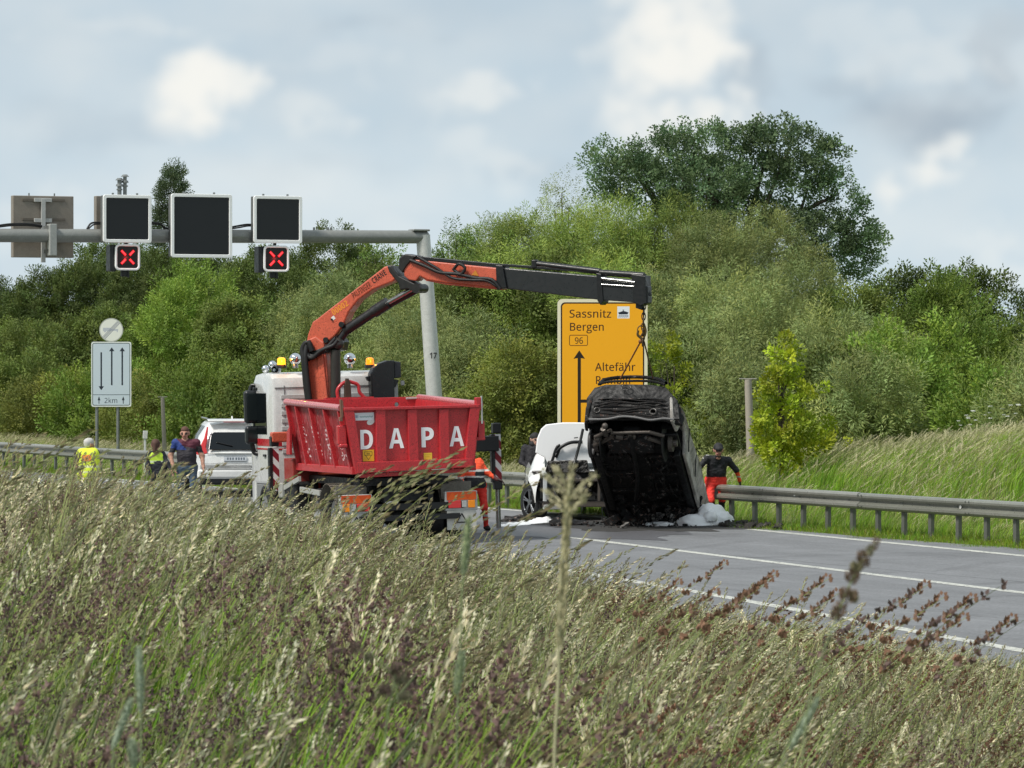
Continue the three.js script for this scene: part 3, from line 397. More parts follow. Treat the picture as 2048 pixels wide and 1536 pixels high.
  part('toolbox', [rbox(.5, .5, .75, .02, -.92, 1.32, -4.75)], mat([.30, .035, .028], .6), truck);
  part('fuel_tank', [rbox(.5, .62, 1.1, .08, -.98, .82, -4.6)], M.dark, truck);
  for (const s of [-1, 1]) {
    const st = sub('stabiliser', truck), foot = s > 0 ? hit(truck, 'z', zk - .05, 997, 1046) : hit(truck, 'z', zk - .05, 552, 1030), x = foot.x, top = s > 0 ? 2.02 : 1.9;
    part('stabiliser_beam', [s > 0 ? rbox(x + .6, .3, .26, .02, (x - .6) / 2 + .02, 1.72, zk - .05) : rbox(.75, .2, .2, .03, -1.0, 1.98, zk - .05)], s > 0 ? M.black : M.orange, st);
    const stripes = canvasTex(64, 256, (c) => { c.fillStyle = '#d8d8d6'; c.fillRect(0, 0, 64, 256); c.fillStyle = '#7d1220'; for (let i = -2; i < 6; i++) { c.beginPath(); c.moveTo(0, i * 84); c.lineTo(64, i * 84 + 40); c.lineTo(64, i * 84 + 84); c.lineTo(0, i * 84 + 44); c.fill(); } });
    const h0 = s > 0 ? .95 : .9; part('striped_guard', [box(.13, h0, .13, x + .01, top - .12 - h0 / 2, zk - .05)], mat('#ffffff', .5, { map: stripes }), st, { keepUV: true });
    part('guard_cap', [rbox(.16, .2, .17, .02, x, top, zk - .05), rbox(.17, .2, .17, .02, x, top - h0 - .16, zk - .05), rbox(.1, h0, .15, .02, x - .07, top - .12 - h0 / 2, zk - .06)], M.black, st);
    part('leg_cylinder', [bar(V(x, top - h0 - .2, zk - .05), V(x, .06, zk - .05), .05, 12)], M.steel, st); part('foot_plate', [cyl(.16, .18, .05, 16, x, .03, zk - .05)], M.steel, st);
  }
  // side lifting frame between the container and the grass
  part('side_guard', [beam(V(-1.22, .98, -5.0), V(-1.22, 1.2, -3.6), .06, .1), beam(V(-1.22, .62, -5.1), V(-1.22, .38, -3.2), .06, .12), beam(V(-1.2, 1.0, -3.6), V(-1.2, .96, -2.0), .06, .1), rbox(.2, .3, .3, .04, -1.2, .95, -5.0)], mat('#a9aca8', .6), truck);
}
// crane
{
  const crane = sub('crane', truck); crane.position.set(-.32, 0, -5.25); crane.rotation.y = -.385 - TRUCK_TURN;
  const P = (px, py, z = 0) => { const q = hit(crane, 'z', z, px, py); return V(q.x, q.y, z); }, poly = (l) => l.map(([x, y]) => { const q = P(x, y); return [q.x, q.y]; });
  const colA = P(646, 815), colB = P(634, 690);
  part('column', [plate(poly([[620, 815], [613, 700], [622, 680], [640, 672], [656, 684], [662, 720], [668, 815]]), .42, .03)], M.orange, crane);
  part('column_side', [plate(poly([[652, 815], [644, 712], [656, 706], [668, 815]]), .5, .02)], M.orange, crane);
  part('hose_loop', [tube([P(618, 812, .28), P(612, 770, .3), P(608, 720, .32), P(606, 696, .3), P(616, 684, .3), P(624, 702, .28)], .06), tube([P(622, 815, .3), P(615, 760, .34), P(611, 712, .34), P(613, 690, .3)], .05), tube([P(610, 700, .3), P(622, 716, .32), P(645, 700, .34), P(668, 690, .3), P(676, 680, .28)], .045), tube([P(612, 708, .26), P(630, 712, .3), P(655, 694, .3), P(672, 676, .28)], .04)], M.rubber, crane);
  part('lift_cylinder', [bar(P(671, 815, .2), P(671, 700, .2), .1, 16), ball(.12, ...P(676, 688, .2).toArray())], mat('#33322f', .55), crane);
  part('inner_boom', [plate(poly([[618, 694], [623, 668], [632, 644], [642, 637], [775, 534], [784, 531], [800, 556], [792, 563], [752, 579], [722, 600], [704, 624], [693, 650], [676, 672], [655, 690], [634, 696]]), .34, .025)], M.orange, crane);
  [[683, 649], [652, 680], [664, 639], [672, 676]].forEach(([x, y], i) => { const q = P(x, y, .18); part('boom_pin', [place(new THREE.CylinderGeometry(i < 2 ? .055 : .02, i < 2 ? .055 : .02, .05, 14), q.x, q.y, .18, Math.PI / 2)], M.black, crane); });
  part('boom_bracket', [plate(poly([[612, 712], [622, 706], [652, 696], [684, 676], [690, 684], [686, 700], [660, 706], [640, 714], [618, 728]]), .46, .02), plate(poly([[618, 694], [624, 682], [632, 688], [628, 700]]), .4, .01)], M.black, crane);
  part('boom_cylinder', [bar(P(690, 662, .06), P(750, 622, .06), .1, 16), bar(P(672, 690, .06), P(700, 652, .06), .08, 12), bar(P(748, 624, .06), P(776, 606, .06), .12, 16)], mat('#26272a', .5), crane);
  part('cylinder_rod', [bar(P(774, 607, .06), P(836, 572, .06), .05, 14)], M.steel, crane);
  part('cylinder_sleeve', [bar(P(776, 610, .0), P(838, 577, .0), .075, 12)], M.black, crane);
  part('knuckle_link', [plate(poly([[782, 531], [790, 532], [806, 552], [834, 566], [846, 572], [848, 580], [838, 584], [824, 578], [808, 580], [804, 566], [786, 544]]), .4, .02), place(new THREE.CylinderGeometry(.09, .09, .44, 16), P(840, 577).x, P(840, 577).y, 0, Math.PI / 2), plate(poly([[806, 516], [818, 508], [840, 512], [822, 530], [812, 545], [804, 536]]), .38, .02)], mat('#1f1f1f', .6), crane);
  part('outer_boom', [plate(poly([[813, 536], [818, 524], [834, 519], [1000, 536], [1012, 558], [1014, 574], [1004, 577], [900, 566], [862, 560], [846, 552], [838, 562], [824, 560], [815, 552]]), .32, .02)], M.orange, crane);
  part('boom_underside', [plate(poly([[846, 553], [900, 562], [1010, 575], [1008, 580], [900, 570], [858, 562]]), .26, .008)], M.orange, crane);
  part('top_rail', [beam(P(806, 513, .05), P(1004, 532, .05), .2, .07), beam(P(1000, 530, .05), P(1290, 550, .05), .16, .05)], M.black, crane);
  part('boom_collar', [plate(poly([[998, 530], [1012, 531], [1020, 576], [1000, 580]]), .36, .015)], M.black, crane);
  part('extension_boom', [plate(poly([[1010, 536], [1205, 553], [1290, 562], [1290, 606], [1204, 600], [1016, 577]]), .25, .015)], mat('#24272a', .5), crane);
  for (const q of [[[1198, 546], [1208, 548], [1212, 603], [1206, 610], [1200, 601]], [[1268, 548], [1296, 552], [1298, 606], [1286, 612], [1272, 604]]]) part('extension_collar', [plate(poly(q), .3, .012)], M.black, crane);
  part('extension_cylinder', [bar(P(1066, 527, .08), P(1200, 543, .08), .06, 12), bar(P(1198, 545, .08), P(1288, 551, .08), .06, 12), rbox(.1, .16, .14, .02, ...P(1070, 528, .08).toArray())], M.black, crane);
  part('extension_rod', [bar(P(1203, 557, .14), P(1270, 565, .14), .03, 12), bar(P(1203, 569, .14), P(1268, 573, .14), .018, 8)], M.steel, crane);
  part('boom_hoses', [tube([P(820, 520, .2), P(850, 532, .22), P(880, 545, .24), P(915, 548, .24), P(950, 556, .22), P(985, 560, .22), P(1000, 578, .2)], .035), tube([P(836, 514, .2), P(870, 534, .24), P(905, 556, .24), P(940, 560, .24), P(975, 562, .22), P(995, 574, .2)], .028), tube([P(906, 540, .22), P(918, 528, .26), P(930, 536, .26), P(922, 548, .24), P(908, 540, .22)], .03)], M.rubber, crane);
  part('warning_triangle', [plate(poly([[950, 550], [964, 552], [958, 540]]), .01, .001).translate(0, 0, .17)], mat('#c9822e', .6), crane);
  part('boom_tip', [rbox(.2, .34, .24, .03, ...P(1290, 590).toArray()), bar(P(1292, 578, .0), P(1300, 592, .0), .05, 8), plate(poly([[1274, 598], [1288, 604], [1286, 620], [1274, 616]]), .16, .01)], M.black, crane);
  const stick = (str, col, x0, y0, x1, y1, hgt) => { const a = P(x0, y0), b = P(x1, y1), g = text(str, hgt, .003), L = Math.hypot(b.x - a.x, b.y - a.y); g.computeBoundingBox(); const w = g.boundingBox.max.x - g.boundingBox.min.x; g.scale(L / w, 1, 1).rotateZ(Math.atan2(b.y - a.y, b.x - a.x)).translate((a.x + b.x) / 2, (a.y + b.y) / 2, .171); part('boom_lettering', [g], mat(col, .6, { grime: false }), crane); };
  stick('PALFINGER', '#6b2a10', 712, 592, 748, 568, .12); stick('CRANE', '#2a0f0a', 752, 563, 778, 544, .11); stick('00002', '#d9892a', 672, 626, 702, 605, .12);
  { const q = P(674, 636); part('sticker', [box(.07, .07, .004, q.x, q.y, .172, 0, 0, .6)], M.white, crane); }
  // chain, hook and slings between the boom tip and the wreck
  const tip = P(1288, 612), c0 = P(1285, 690); const w = (v) => crane.localToWorld(v.clone());
  const chain = thing('lifting_chain', 'rusty chain with hook and slings hanging from the crane tip to the wreck', 'chain', w(c0)); const rel = (v) => w(v).sub(chain.position);
  const link = new THREE.TorusGeometry(.05, .014, 6, 14).scale(.72, 1.35, 1); for (let i = 0; i < 8; i++) { const t = i / 7.5, a = rel(tip).lerp(rel(c0), t), m = part('chain_link', [link.clone().rotateY(i % 2 ? 1.4 : .2).translate(a.x, a.y, a.z)], i < 3 ? M.black : mat('#5a4630', .7, { metalness: .5 }), chain); }
  { const a = rel(P(1285, 664)); part('hook', [tube([V(a.x + .04, a.y + .12, a.z), V(a.x + .06, a.y, a.z), V(a.x, a.y - .12, a.z), V(a.x - .09, a.y - .06, a.z), V(a.x - .08, a.y + .03, a.z)], .022, 20, 8), new THREE.TorusGeometry(.09, .012, 6, 20).scale(.75, 1.1, 1).translate(a.x - .03, a.y + .02, a.z)], mat('#63522f', .6, { metalness: .5 }), chain); }
  const wpt = (px, py, d) => at(px, py, d).sub(chain.position);
  part('sling', [bar(rel(P(1283, 680)), wpt(1241, 757, 84.4), .016, 6), ball(.04, ...rel(P(1281, 683)).toArray())], mat('#7a4a22', .7), chain); part('sling', [bar(rel(P(1288, 682)), wpt(1306, 757, 84.6), .014, 6)], mat('#5d4128', .7), chain);
}
// ---------------------------------------------------------------- red skip on the truck bed
{
  const t = thing('skip_container', 'red steel skip with DAPA in white letters on its tailgate', 'skip', truckPos, 0); t.rotation.copy(truck.rotation);
  const c = (px, py, z = 0) => hit(t, 'z', z, px, py), xy = (px, py, z = 0) => { const q = c(px, py, z); return [q.x, q.y]; };
  const L = 4.4, TL = c(686, 818), TR = c(957, 811), BL = c(714, 946), BR = c(945, 934), FT = c(576, 806, -L), FTR = c(838, 797, -L), yb = (BL.y + BR.y) / 2;
  const red = M.red, redIn = M.red, skySheenRed = mat([.56, .15, .165], .4, { clearcoat: .3, Physical: true });  // rim tube red made pinker: the sky's sheen is painted into its colour
  part('tailgate', [plate([[TL.x, TL.y - .02], [TR.x, TR.y - .02], [BR.x, BR.y], [BL.x, BL.y]], .04, .004).translate(0, 0, -.05)], M.red, t);
  const bars = (name, q, d, z = .0, m = red) => part(name, [plate(q.map(([a, b]) => xy(a, b)), d, .01).translate(0, 0, z)], m, t);
  bars('corner_post', [[685, 815], [706, 815], [726, 946], [711, 948]], .12); bars('corner_post', [[939, 809], [959, 809], [946, 934], [928, 936]], .12);
  for (const [a, b, e, f] of [[750, 770, 753, 773], [814, 833, 818, 837], [877, 896, 880, 899]]) bars('tailgate_rib', [[a, 819], [b, 818], [f, 928], [e, 930]], .09);
  bars('bottom_beam', [[712, 925], [944, 917], [944, 934], [713, 947]], .13, .005); bars('top_edge', [[686, 816], [957, 809], [957, 815], [686, 822]], .13, .005); bars('lower_lip', [[716, 948], [940, 936], [938, 944], [722, 956]], .06, -.06, red);
  for (const px of [735, 775, 800, 860, 905, 930]) { const q = c(px, 945 - (px - 712) * .05); part('hinge_lug', [rbox(.05, .1, .08, .01, q.x, q.y, -.02)], red, t); }
  const white = mat('#f6f5f6', .5, { grime: false }); const letter = (ch, x0, y0, x1, y1) => { const a = c(x0, y0), b = c(x1, y1), g = text(ch, .3, .004); g.computeBoundingBox(); const q = g.boundingBox; g.scale((b.x - a.x) / (q.max.x - q.min.x), (a.y - b.y) / (q.max.y - q.min.y), 1).translate((a.x + b.x) / 2, (a.y + b.y) / 2, -.027); part('letter_' + ch.toLowerCase(), [g], white, t); };
  letter('D', 721, 860, 747, 898); letter('A', 778, 857, 809, 896); letter('P', 843, 855, 869, 894); letter('A', 899, 853, 929, 892);
  const sticker = (name, x0, y0, x1, y1, tex) => { const a = c(x0, y0), b = c(x1, y1); part(name, [box(b.x - a.x, a.y - b.y, .004, (a.x + b.x) / 2, (a.y + b.y) / 2, -.026)], mat('#ffffff', .5, { map: tex }), t, { keepUV: true }); };
  sticker('white_sticker', 708, 826, 749, 840, canvasTex(256, 84, (x) => { x.fillStyle = '#dfe5ea'; x.fillRect(0, 0, 256, 84); x.fillStyle = '#6f86a0'; x.fillRect(22, 26, 16, 30); x.fillRect(46, 26, 10, 30); x.fillStyle = '#86a5a3'; for (let i = 0; i < 14; i++) x.fillRect(74 + i * 12, 34 + (i * 7 % 5), 8, 18); }));
  sticker('yellow_sticker', 726, 900, 749, 922, canvasTex(128, 128, (x) => { x.fillStyle = '#dfae22'; x.fillRect(0, 0, 128, 128); x.strokeStyle = '#3f3314'; x.lineWidth = 5; x.strokeRect(22, 22, 84, 40); x.beginPath(); x.moveTo(30, 62); x.lineTo(64, 112); x.lineTo(98, 62); x.stroke(); x.fillStyle = '#8a6d18'; x.fillRect(44, 34, 40, 12); x.fillRect(44, 52, 40, 12); }));
  sticker('yellow_sticker', 848, 906, 865, 919, canvasTex(64, 64, (x) => { x.fillStyle = '#e3c23a'; x.fillRect(0, 0, 64, 64); x.fillStyle = '#cfa928'; x.fillRect(8, 14, 48, 8); x.fillRect(8, 32, 36, 8); }));
  { const q = c(742, 844); part('leaf_sticker', [plate(circle(.075, 0, 0, 20, .05), .004, 0).rotateZ(.35).translate(q.x, q.y, -.027)], M.white, t); }
  // sides: slanting wall, ribs, rim tube
  const wallSide = (s) => { const tr = s < 0 ? TL.x : TR.x, br = s < 0 ? BL.x : BR.x, ft = s < 0 ? FT.x : -FT.x + (TL.x + TR.x), fb = ft + (br - tr) * .9, ftY = s < 0 ? FT.y : FTR.y, rtY = s < 0 ? TL.y : TR.y;
    const S = (a, b, o = 0) => V(lerp(lerp(tr, ft, a), lerp(br, fb, a), b) - s * -o, lerp(lerp(rtY, ftY, a), yb, b), -.05 - (L - .05) * a);
    const worn = canvasTex(1024, 512, (x, w, h) => { x.fillStyle = '#93131f'; x.fillRect(0, 0, w, h); const r = mulberry(31); for (let i = 0; i < 1500; i++) { const k = r(); x.fillStyle = k < .35 ? 'rgba(120,70,50,.35)' : k < .6 ? 'rgba(205,170,165,.4)' : 'rgba(90,12,20,.5)'; const px = r() * w, py = r() * h * .9; x.save(); x.translate(px, py); x.rotate(.12); x.fillRect(0, 0, 2 + r() * 9, 8 + r() * 60); x.restore(); }
      x.fillStyle = 'rgba(226,214,214,.85)'; for (let col = 0; col < 4; col++) for (let k = 0; k < 46; k++) { const X = 120 + col * 235 + r() * 110, Y = 150 + r() * 260; x.fillRect(X, Y, 4 + r() * 26, 3 + r() * 16); } });
    const wm = mat('#ffffff', .5, { map: worn });
    const outer = sheet(24, 8, (a, b) => { const p = S(a, b); p.uvx = 1 - a; p.uvy = 1 - b; return p; }); part('side_wall', [outer, sheet(12, 4, (a, b) => S(a, b, -.04))], s < 0 ? wm : red, t, { keepUV: true });
    for (const a of [.03, .29, .55, .81, .985]) { const A = S(a, .03, .012), B = S(a, .97, .012); part('side_rib', [beam(A, B, .07, .13)], red, t); }
    part('bottom_rail', [beam(S(0, .98, .03), S(1, .98, .03), .1, .14)], red, t);
    part('rim_tube', [bar(S(-.01, .0, .03).add(V(0, .02, 0)), S(1, 0, .03).add(V(0, .02, 0)), .065, 14)], skySheenRed, t);
    part('side_bracket', [plate([[0, 0], [.25, -.1], [.35, -.55], [.05, -.55]], .05, .008).rotateY(Math.PI / 2).translate(S(1, .35, .1).x, S(1, .35, .1).y, S(1, .35).z + .3)], red, t); };
  wallSide(-1); wallSide(1);
  { const cx = (FT.x - FT.x + TL.x + TR.x) / 2, y1 = c(700, 797, -L).y, w2 = (TR.x - TL.x) / 2 * .98; const h0 = c(793, 809, -L);
    part('front_wall', [plate([[cx - w2, y1], [cx + w2, y1], [cx + w2 * .86, yb], [cx - w2 * .86, yb]], .05, .006, [circle(.045, h0.x, h0.y, 16)]).translate(0, 0, -L)], redIn, t);
    part('floor', [box(w2 * 1.7, .05, L, cx, yb + .04, -L / 2)], redIn, t);
    const k = (px, py) => { const q = c(px, py, -L - .1); return V(q.x, q.y, -L - .1); };
    part('hook_frame', [tube([k(676, 796), k(675, 780), k(684, 768), k(692, 764)], .035, 16, 8), tube([k(699, 763), k(716, 770), k(719, 784), k(731, 797)], .035, 16, 8), bar(k(690, 764), k(700, 764), .04, 8)], red, t);
    part('lifting_hook', [plate([[-.07, 0], [.07, 0], [.055, .32], [.02, .4], [-.03, .4], [-.06, .3]], .09, .015).translate(k(695, 796).x, k(695, 796).y - .02, -L - .08)], mat('#4b3f33', .7, { metalness: .3 }), t);
    part('front_ledge', [box(.95, .03, .16, k(697, 797).x, k(697, 797).y + .01, -L - .06)], red, t);
    const f0 = c(842, 797, -L); part('white_board', [rbox(.42, .04, .3, .01, f0.x - .1, f0.y + .01, -L - .1)], M.lightGrey, t);
  }
  { const q = c(962, 795), r = c(962, 820); part('corner_head', [rbox(.1, .24, .14, .015, q.x - .06, (q.y + r.y) / 2, -.02)], red, t); part('locking_bar', [bar(V(q.x + .0, q.y + .03, .03), V(q.x + .0, r.y - .25, .03), .018, 8)], M.lightGrey, t); const a = c(963, 860); part('locking_arm', [rbox(.13, .34, .14, .02, a.x - .0, a.y, -.06), rbox(.18, .06, .1, .02, a.x - .02, a.y - .16, -.04)], red, t); }
  { const q = c(681, 812), r = c(690, 870); part('hinge_arm', [bar(V(q.x, q.y + .12, .02), V(q.x + .01, q.y - .22, .02), .025, 8), bar(V(q.x + .03, q.y + .1, .03), V(q.x + .03, q.y - .2, .03), .014, 8), rbox(.06, .08, .08, .01, q.x, q.y - .24, .0)], mat('#7d5a4a', .7), t); part('locking_cylinder', [rbox(.17, .36, .16, .03, r.x - .04, r.y + .0, -.1), rbox(.16, .08, .14, .03, r.x - .03, r.y - .2, -.06)], red, t); }
}
// ---------------------------------------------------------------- trees and bushes behind the guard rail
const leafMat = new THREE.MeshPhysicalMaterial({ color: '#ffffff', roughness: .62, side: THREE.DoubleSide, transmission: .4, thickness: 0, specularIntensity: .5 });
leafMat.roughness = .75;
function sprayGeo(seed, n, len, leafL, leafW, spread, droop) { // a twig with its leaves, growing along +y
  const r = mulberry(seed), pos = [], nor = []; const q = V(0, 0, 0);
  for (let i = 0; i < n; i++) {
    const t = (i + .5) / n, a = i * 2.4 + r() * 1.2, side = V(Math.cos(a), 0, Math.sin(a)), base = V(side.x * .05 * r() + Math.sin(t * 3 + seed) * .05, len * t * .95 - droop * t * t * len * .5, side.z * .05 * r() + droop * t * .2);
    base.addScaledVector(side, spread * (.2 + r()) * (1 - t * .6) * len);
    const dir = side.clone().multiplyScalar(.9).add(V(0, .7 - droop * 1.6 + r() * .5, 0)).normalize(), up = V(r() - .5, r() * .8 + .3, r() - .5).normalize(), w = dir.clone().cross(up).normalize(), L = leafL * (.65 + r() * .6), W = leafW * (.7 + r() * .5);
    const nn = w.clone().cross(dir).normalize(), tip = base.clone().addScaledVector(dir, L), m = base.clone().addScaledVector(dir, L * .45), A = m.clone().addScaledVector(w, W / 2).addScaledVector(nn, W * .16), B = m.clone().addScaledVector(w, -W / 2).addScaledVector(nn, W * .16);
    for (const tri of [[base, A, tip], [base, tip, B]]) { const fn = tri[1].clone().sub(tri[0]).cross(tri[2].clone().sub(tri[0])).normalize(); for (const v of tri) { pos.push(v.x, v.y, v.z); nor.push(fn.x, fn.y, fn.z); } }
  }
  const g = new THREE.BufferGeometry(); g.setAttribute('position', new THREE.Float32BufferAttribute(pos, 3)); g.setAttribute('normal', new THREE.Float32BufferAttribute(nor, 3)); return g;
}
const KINDS = { // leaf sprays and colours (linear) of each kind
  dark: { g: [sprayGeo(1, 66, .7, 0.101, 0.058, .32, .1), sprayGeo(2, 66, .62, 0.094, 0.058, .36, .0)], c: [0.108, 0.156, 0.030], dens: 17, label: 'dark green broadleaf tree standing at the back of the thicket', group: 'dark thicket trees' },
  mid: { g: [sprayGeo(3, 66, .66, 0.094, 0.055, .34, .1), sprayGeo(4, 66, .7, 0.101, 0.055, .3, .2)], c: [0.167, 0.226, 0.039], dens: 17, label: 'mid green bush in the thicket behind the guard rail', group: 'mid green bushes' },
  bright: { g: [sprayGeo(5, 66, .66, 0.094, 0.051, .3, .05), sprayGeo(6, 66, .7, 0.094, 0.047, .34, .1)], c: [0.186, 0.276, 0.039], dens: 17, label: 'fresh bright green leafy bush in the roadside thicket', group: 'bright green bushes' },
  olive: { g: [sprayGeo(7, 66, .6, 0.078, 0.047, .34, .15), sprayGeo(8, 66, .6, 0.078, 0.043, .34, .1)], c: [0.197, 0.226, 0.039], dens: 17, label: 'olive green low bush beside the guard rail', group: 'olive bushes' },
  willow: { g: [sprayGeo(9, 78, .85, .115, .028, .3, .45), sprayGeo(10, 78, .85, .12, .028, .26, .1)], c: [0.281, 0.338, 0.109], dens: 19, label: 'grey-green willow bush with narrow leaves behind the guard rail', group: 'grey-green willow bushes' },
  willowGreen: { g: [sprayGeo(11, 78, .85, .115, .03, .3, .4), sprayGeo(12, 78, .85, .12, .03, .26, .0)], c: [0.265, 0.349, 0.068], dens: 19, label: 'yellow-green willow growing in the tall thicket below the big poplar', group: 'yellow-green willow trees' },
  cherry: { g: [sprayGeo(13, 40, .75, .14, .06, .2, .35), sprayGeo(14, 40, .8, .14, .06, .2, .3)], c: [0.156, 0.241, 0.049], dens: 12, label: 'loose upright tree with hanging leaves by the gantry mast', group: 'loose upright trees' },
  birch: { g: [sprayGeo(15, 40, .8, .07, .05, .25, .5), sprayGeo(16, 40, .8, .07, .05, .25, .4)], c: [0.234, 0.291, 0.090], dens: 9, label: 'thin feathery tree rising beside the big poplar crown', group: 'feathery trees' },
  poplar: { g: [sprayGeo(17, 46, .9, .16, .12, .42, .15), sprayGeo(18, 46, .95, .16, .12, .4, .05)], c: [.130, .205, .088], dens: 7.5, label: 'huge dark green poplar with spreading crown above the thicket', group: 'poplars' },
  column: { g: [sprayGeo(19, 40, 1.1, .2, .14, .35, -.1)], c: [0.097, 0.140, 0.063], dens: 8, label: 'slim dark columnar poplar rising behind the largest display sign', group: 'columnar poplars' },
  maple: { g: [sprayGeo(21, 30, .5, .15, .13, .36, .15), sprayGeo(22, 30, .5, .15, .13, .36, .1)], c: [.38, .46, .024], dens: 16, label: 'bright yellow-green young maple beside the tall wooden post', group: 'maples' },
};
const barkMat = mat('#5c5348', .95), treeMatrix = new THREE.Object3D();
function growTree(name, kind, base, lobes, trunkTop, opts = {}) { // lobes: [x, y, z, rx, ry, rz] from the base
  const K = KINDS[kind], t = thing(name, opts.label || K.label, opts.category || (opts.bush ? 'bush' : 'tree'), base, 0, opts.group || (opts.label ? undefined : K.group)), r = mulberry(Math.round(base.x * 131 + base.z * 17 + lobes.length) | 0);
  const H = trunkTop, thick = opts.trunk || clamp(H * .022, .05, .4), limbs = [bar(V(0, -.3, 0), V(r() * .2 - .1, H * .45, 0), thick, 8, thick * .7), bar(V(r() * .2 - .1, H * .44, 0), V(r() * .3 - .15, H * .85, r() * .3), thick * .7, 7, thick * .25)];
  for (const l of lobes.slice(0, 9)) { const s = V(0, Math.min(H * .45, l[1] * .55), 0), e = V(l[0] * .8, l[1], l[2] * .8), m = s.clone().lerp(e, .5).add(V(0, -.15 * H * .1, 0)); limbs.push(bar(s, m, thick * .42, 6, thick * .3), bar(m, e, thick * .3, 5, thick * .08)); }
  for (const [a, b, w] of opts.branches || []) limbs.push(bar(a, b, w, 6, w * .45));
  part('trunk', limbs, barkMat, t);
  const camSide = V(0, 0, 1);
  const list = [[], []], cols = [[], []], tone = opts.tone || 1;
  for (let li = 0; li < lobes.length; li++) {
    const [lx, ly, lz, rx, ry, rz] = lobes[li], area = 4 * Math.PI * Math.pow((Math.pow(rx * ry, 1.6) + Math.pow(rx * rz, 1.6) + Math.pow(ry * rz, 1.6)) / 3, 1 / 1.6), n = Math.ceil(area * K.dens * (opts.dens || 1)), lt = .74 + .5 * r();
    for (let i = 0; i < n; i++) {
      const a = r() * 6.2832, cz = r() * 2 - 1, sz = Math.sqrt(1 - cz * cz), d = V(sz * Math.cos(a), cz, sz * Math.sin(a));
      if (d.z < -.15 && r() > .22) continue; if (d.y < -.6 && r() > .4) continue;
      const gap = n3(d.x * 2.3 + li * 3.1, d.y * 2.3, d.z * 2.3 + base.x); if (gap < (opts.gap ?? -.3) && r() > .18) continue;
      const k = (.62 + .42 * Math.sqrt(r())) * (1 + .22 * n3(d.x * 3 + li, d.y * 3 + base.z, d.z * 3)), p = V(lx + d.x * rx * k, ly + d.y * ry * k, lz + d.z * rz * k); if (p.y < .05) continue;
      let inside = false; for (let o = 0; o < lobes.length && !inside; o++) if (o !== li) { const b = lobes[o]; inside = Math.hypot((p.x - b[0]) / b[3], (p.y - b[1]) / b[4], (p.z - b[2]) / b[5]) < .6; } if (inside) continue;
      const dir = d.multiplyScalar(.8).add(V(r() - .5 + .15, .45 + r() * .3, r() - .5)).normalize();
      treeMatrix.position.copy(p); treeMatrix.quaternion.setFromUnitVectors(V(0, 1, 0), dir); treeMatrix.rotateY(r() * 6.28); const s = (opts.scale || 1) * (.75 + r() * .5); treeMatrix.scale.setScalar(s); treeMatrix.updateMatrix();
      const w = r() < .5 && K.g[1] ? 1 : 0; list[w].push(treeMatrix.matrix.clone()); const j = tone * lt * (.8 + .4 * r()), yl = (r() - .5) * .24; cols[w].push([K.c[0] * j * (1 + yl), K.c[1] * j, K.c[2] * j * (1 - yl * .8)]);
    }
  }
  list.forEach((L, w) => { if (!L.length) return; const im = new THREE.InstancedMesh(K.g[w], leafMat, L.length), c = new THREE.Color(); L.forEach((m, i) => { im.setMatrixAt(i, m); im.setColorAt(i, c.setRGB(...cols[w][i])); }); im.name = 'crown'; im.castShadow = im.receiveShadow = true; im.userData.kind = 'stuff'; t.add(im); });
  return t;
}
function bushLobes(H, R, r, n = 11, low = .02) { // uneven crown of lobes in an egg-shaped outline
  const o = [[0, H - R * .42, 0, R * .42, R * .46, R * .42]];
  for (let i = 0; i < n; i++) { const t = low + (.9 - low) * ((i + r() * .8) / n), w = Math.pow(Math.sin(Math.PI * Math.min(.97, .22 + t * .7)), .8), a = r() * 6.28, q = R * w * .72, s = R * (.34 + .22 * r()); o.push([Math.cos(a) * q, t * H, Math.sin(a) * q * .8, s, s * (.8 + .4 * r()), s]); }
  for (const s of [-1, 1]) { const t = .25 + .4 * r(); o.push([s * R * .75, t * H, 0, R * .38, R * .42, R * .38]); }
  return o;
}
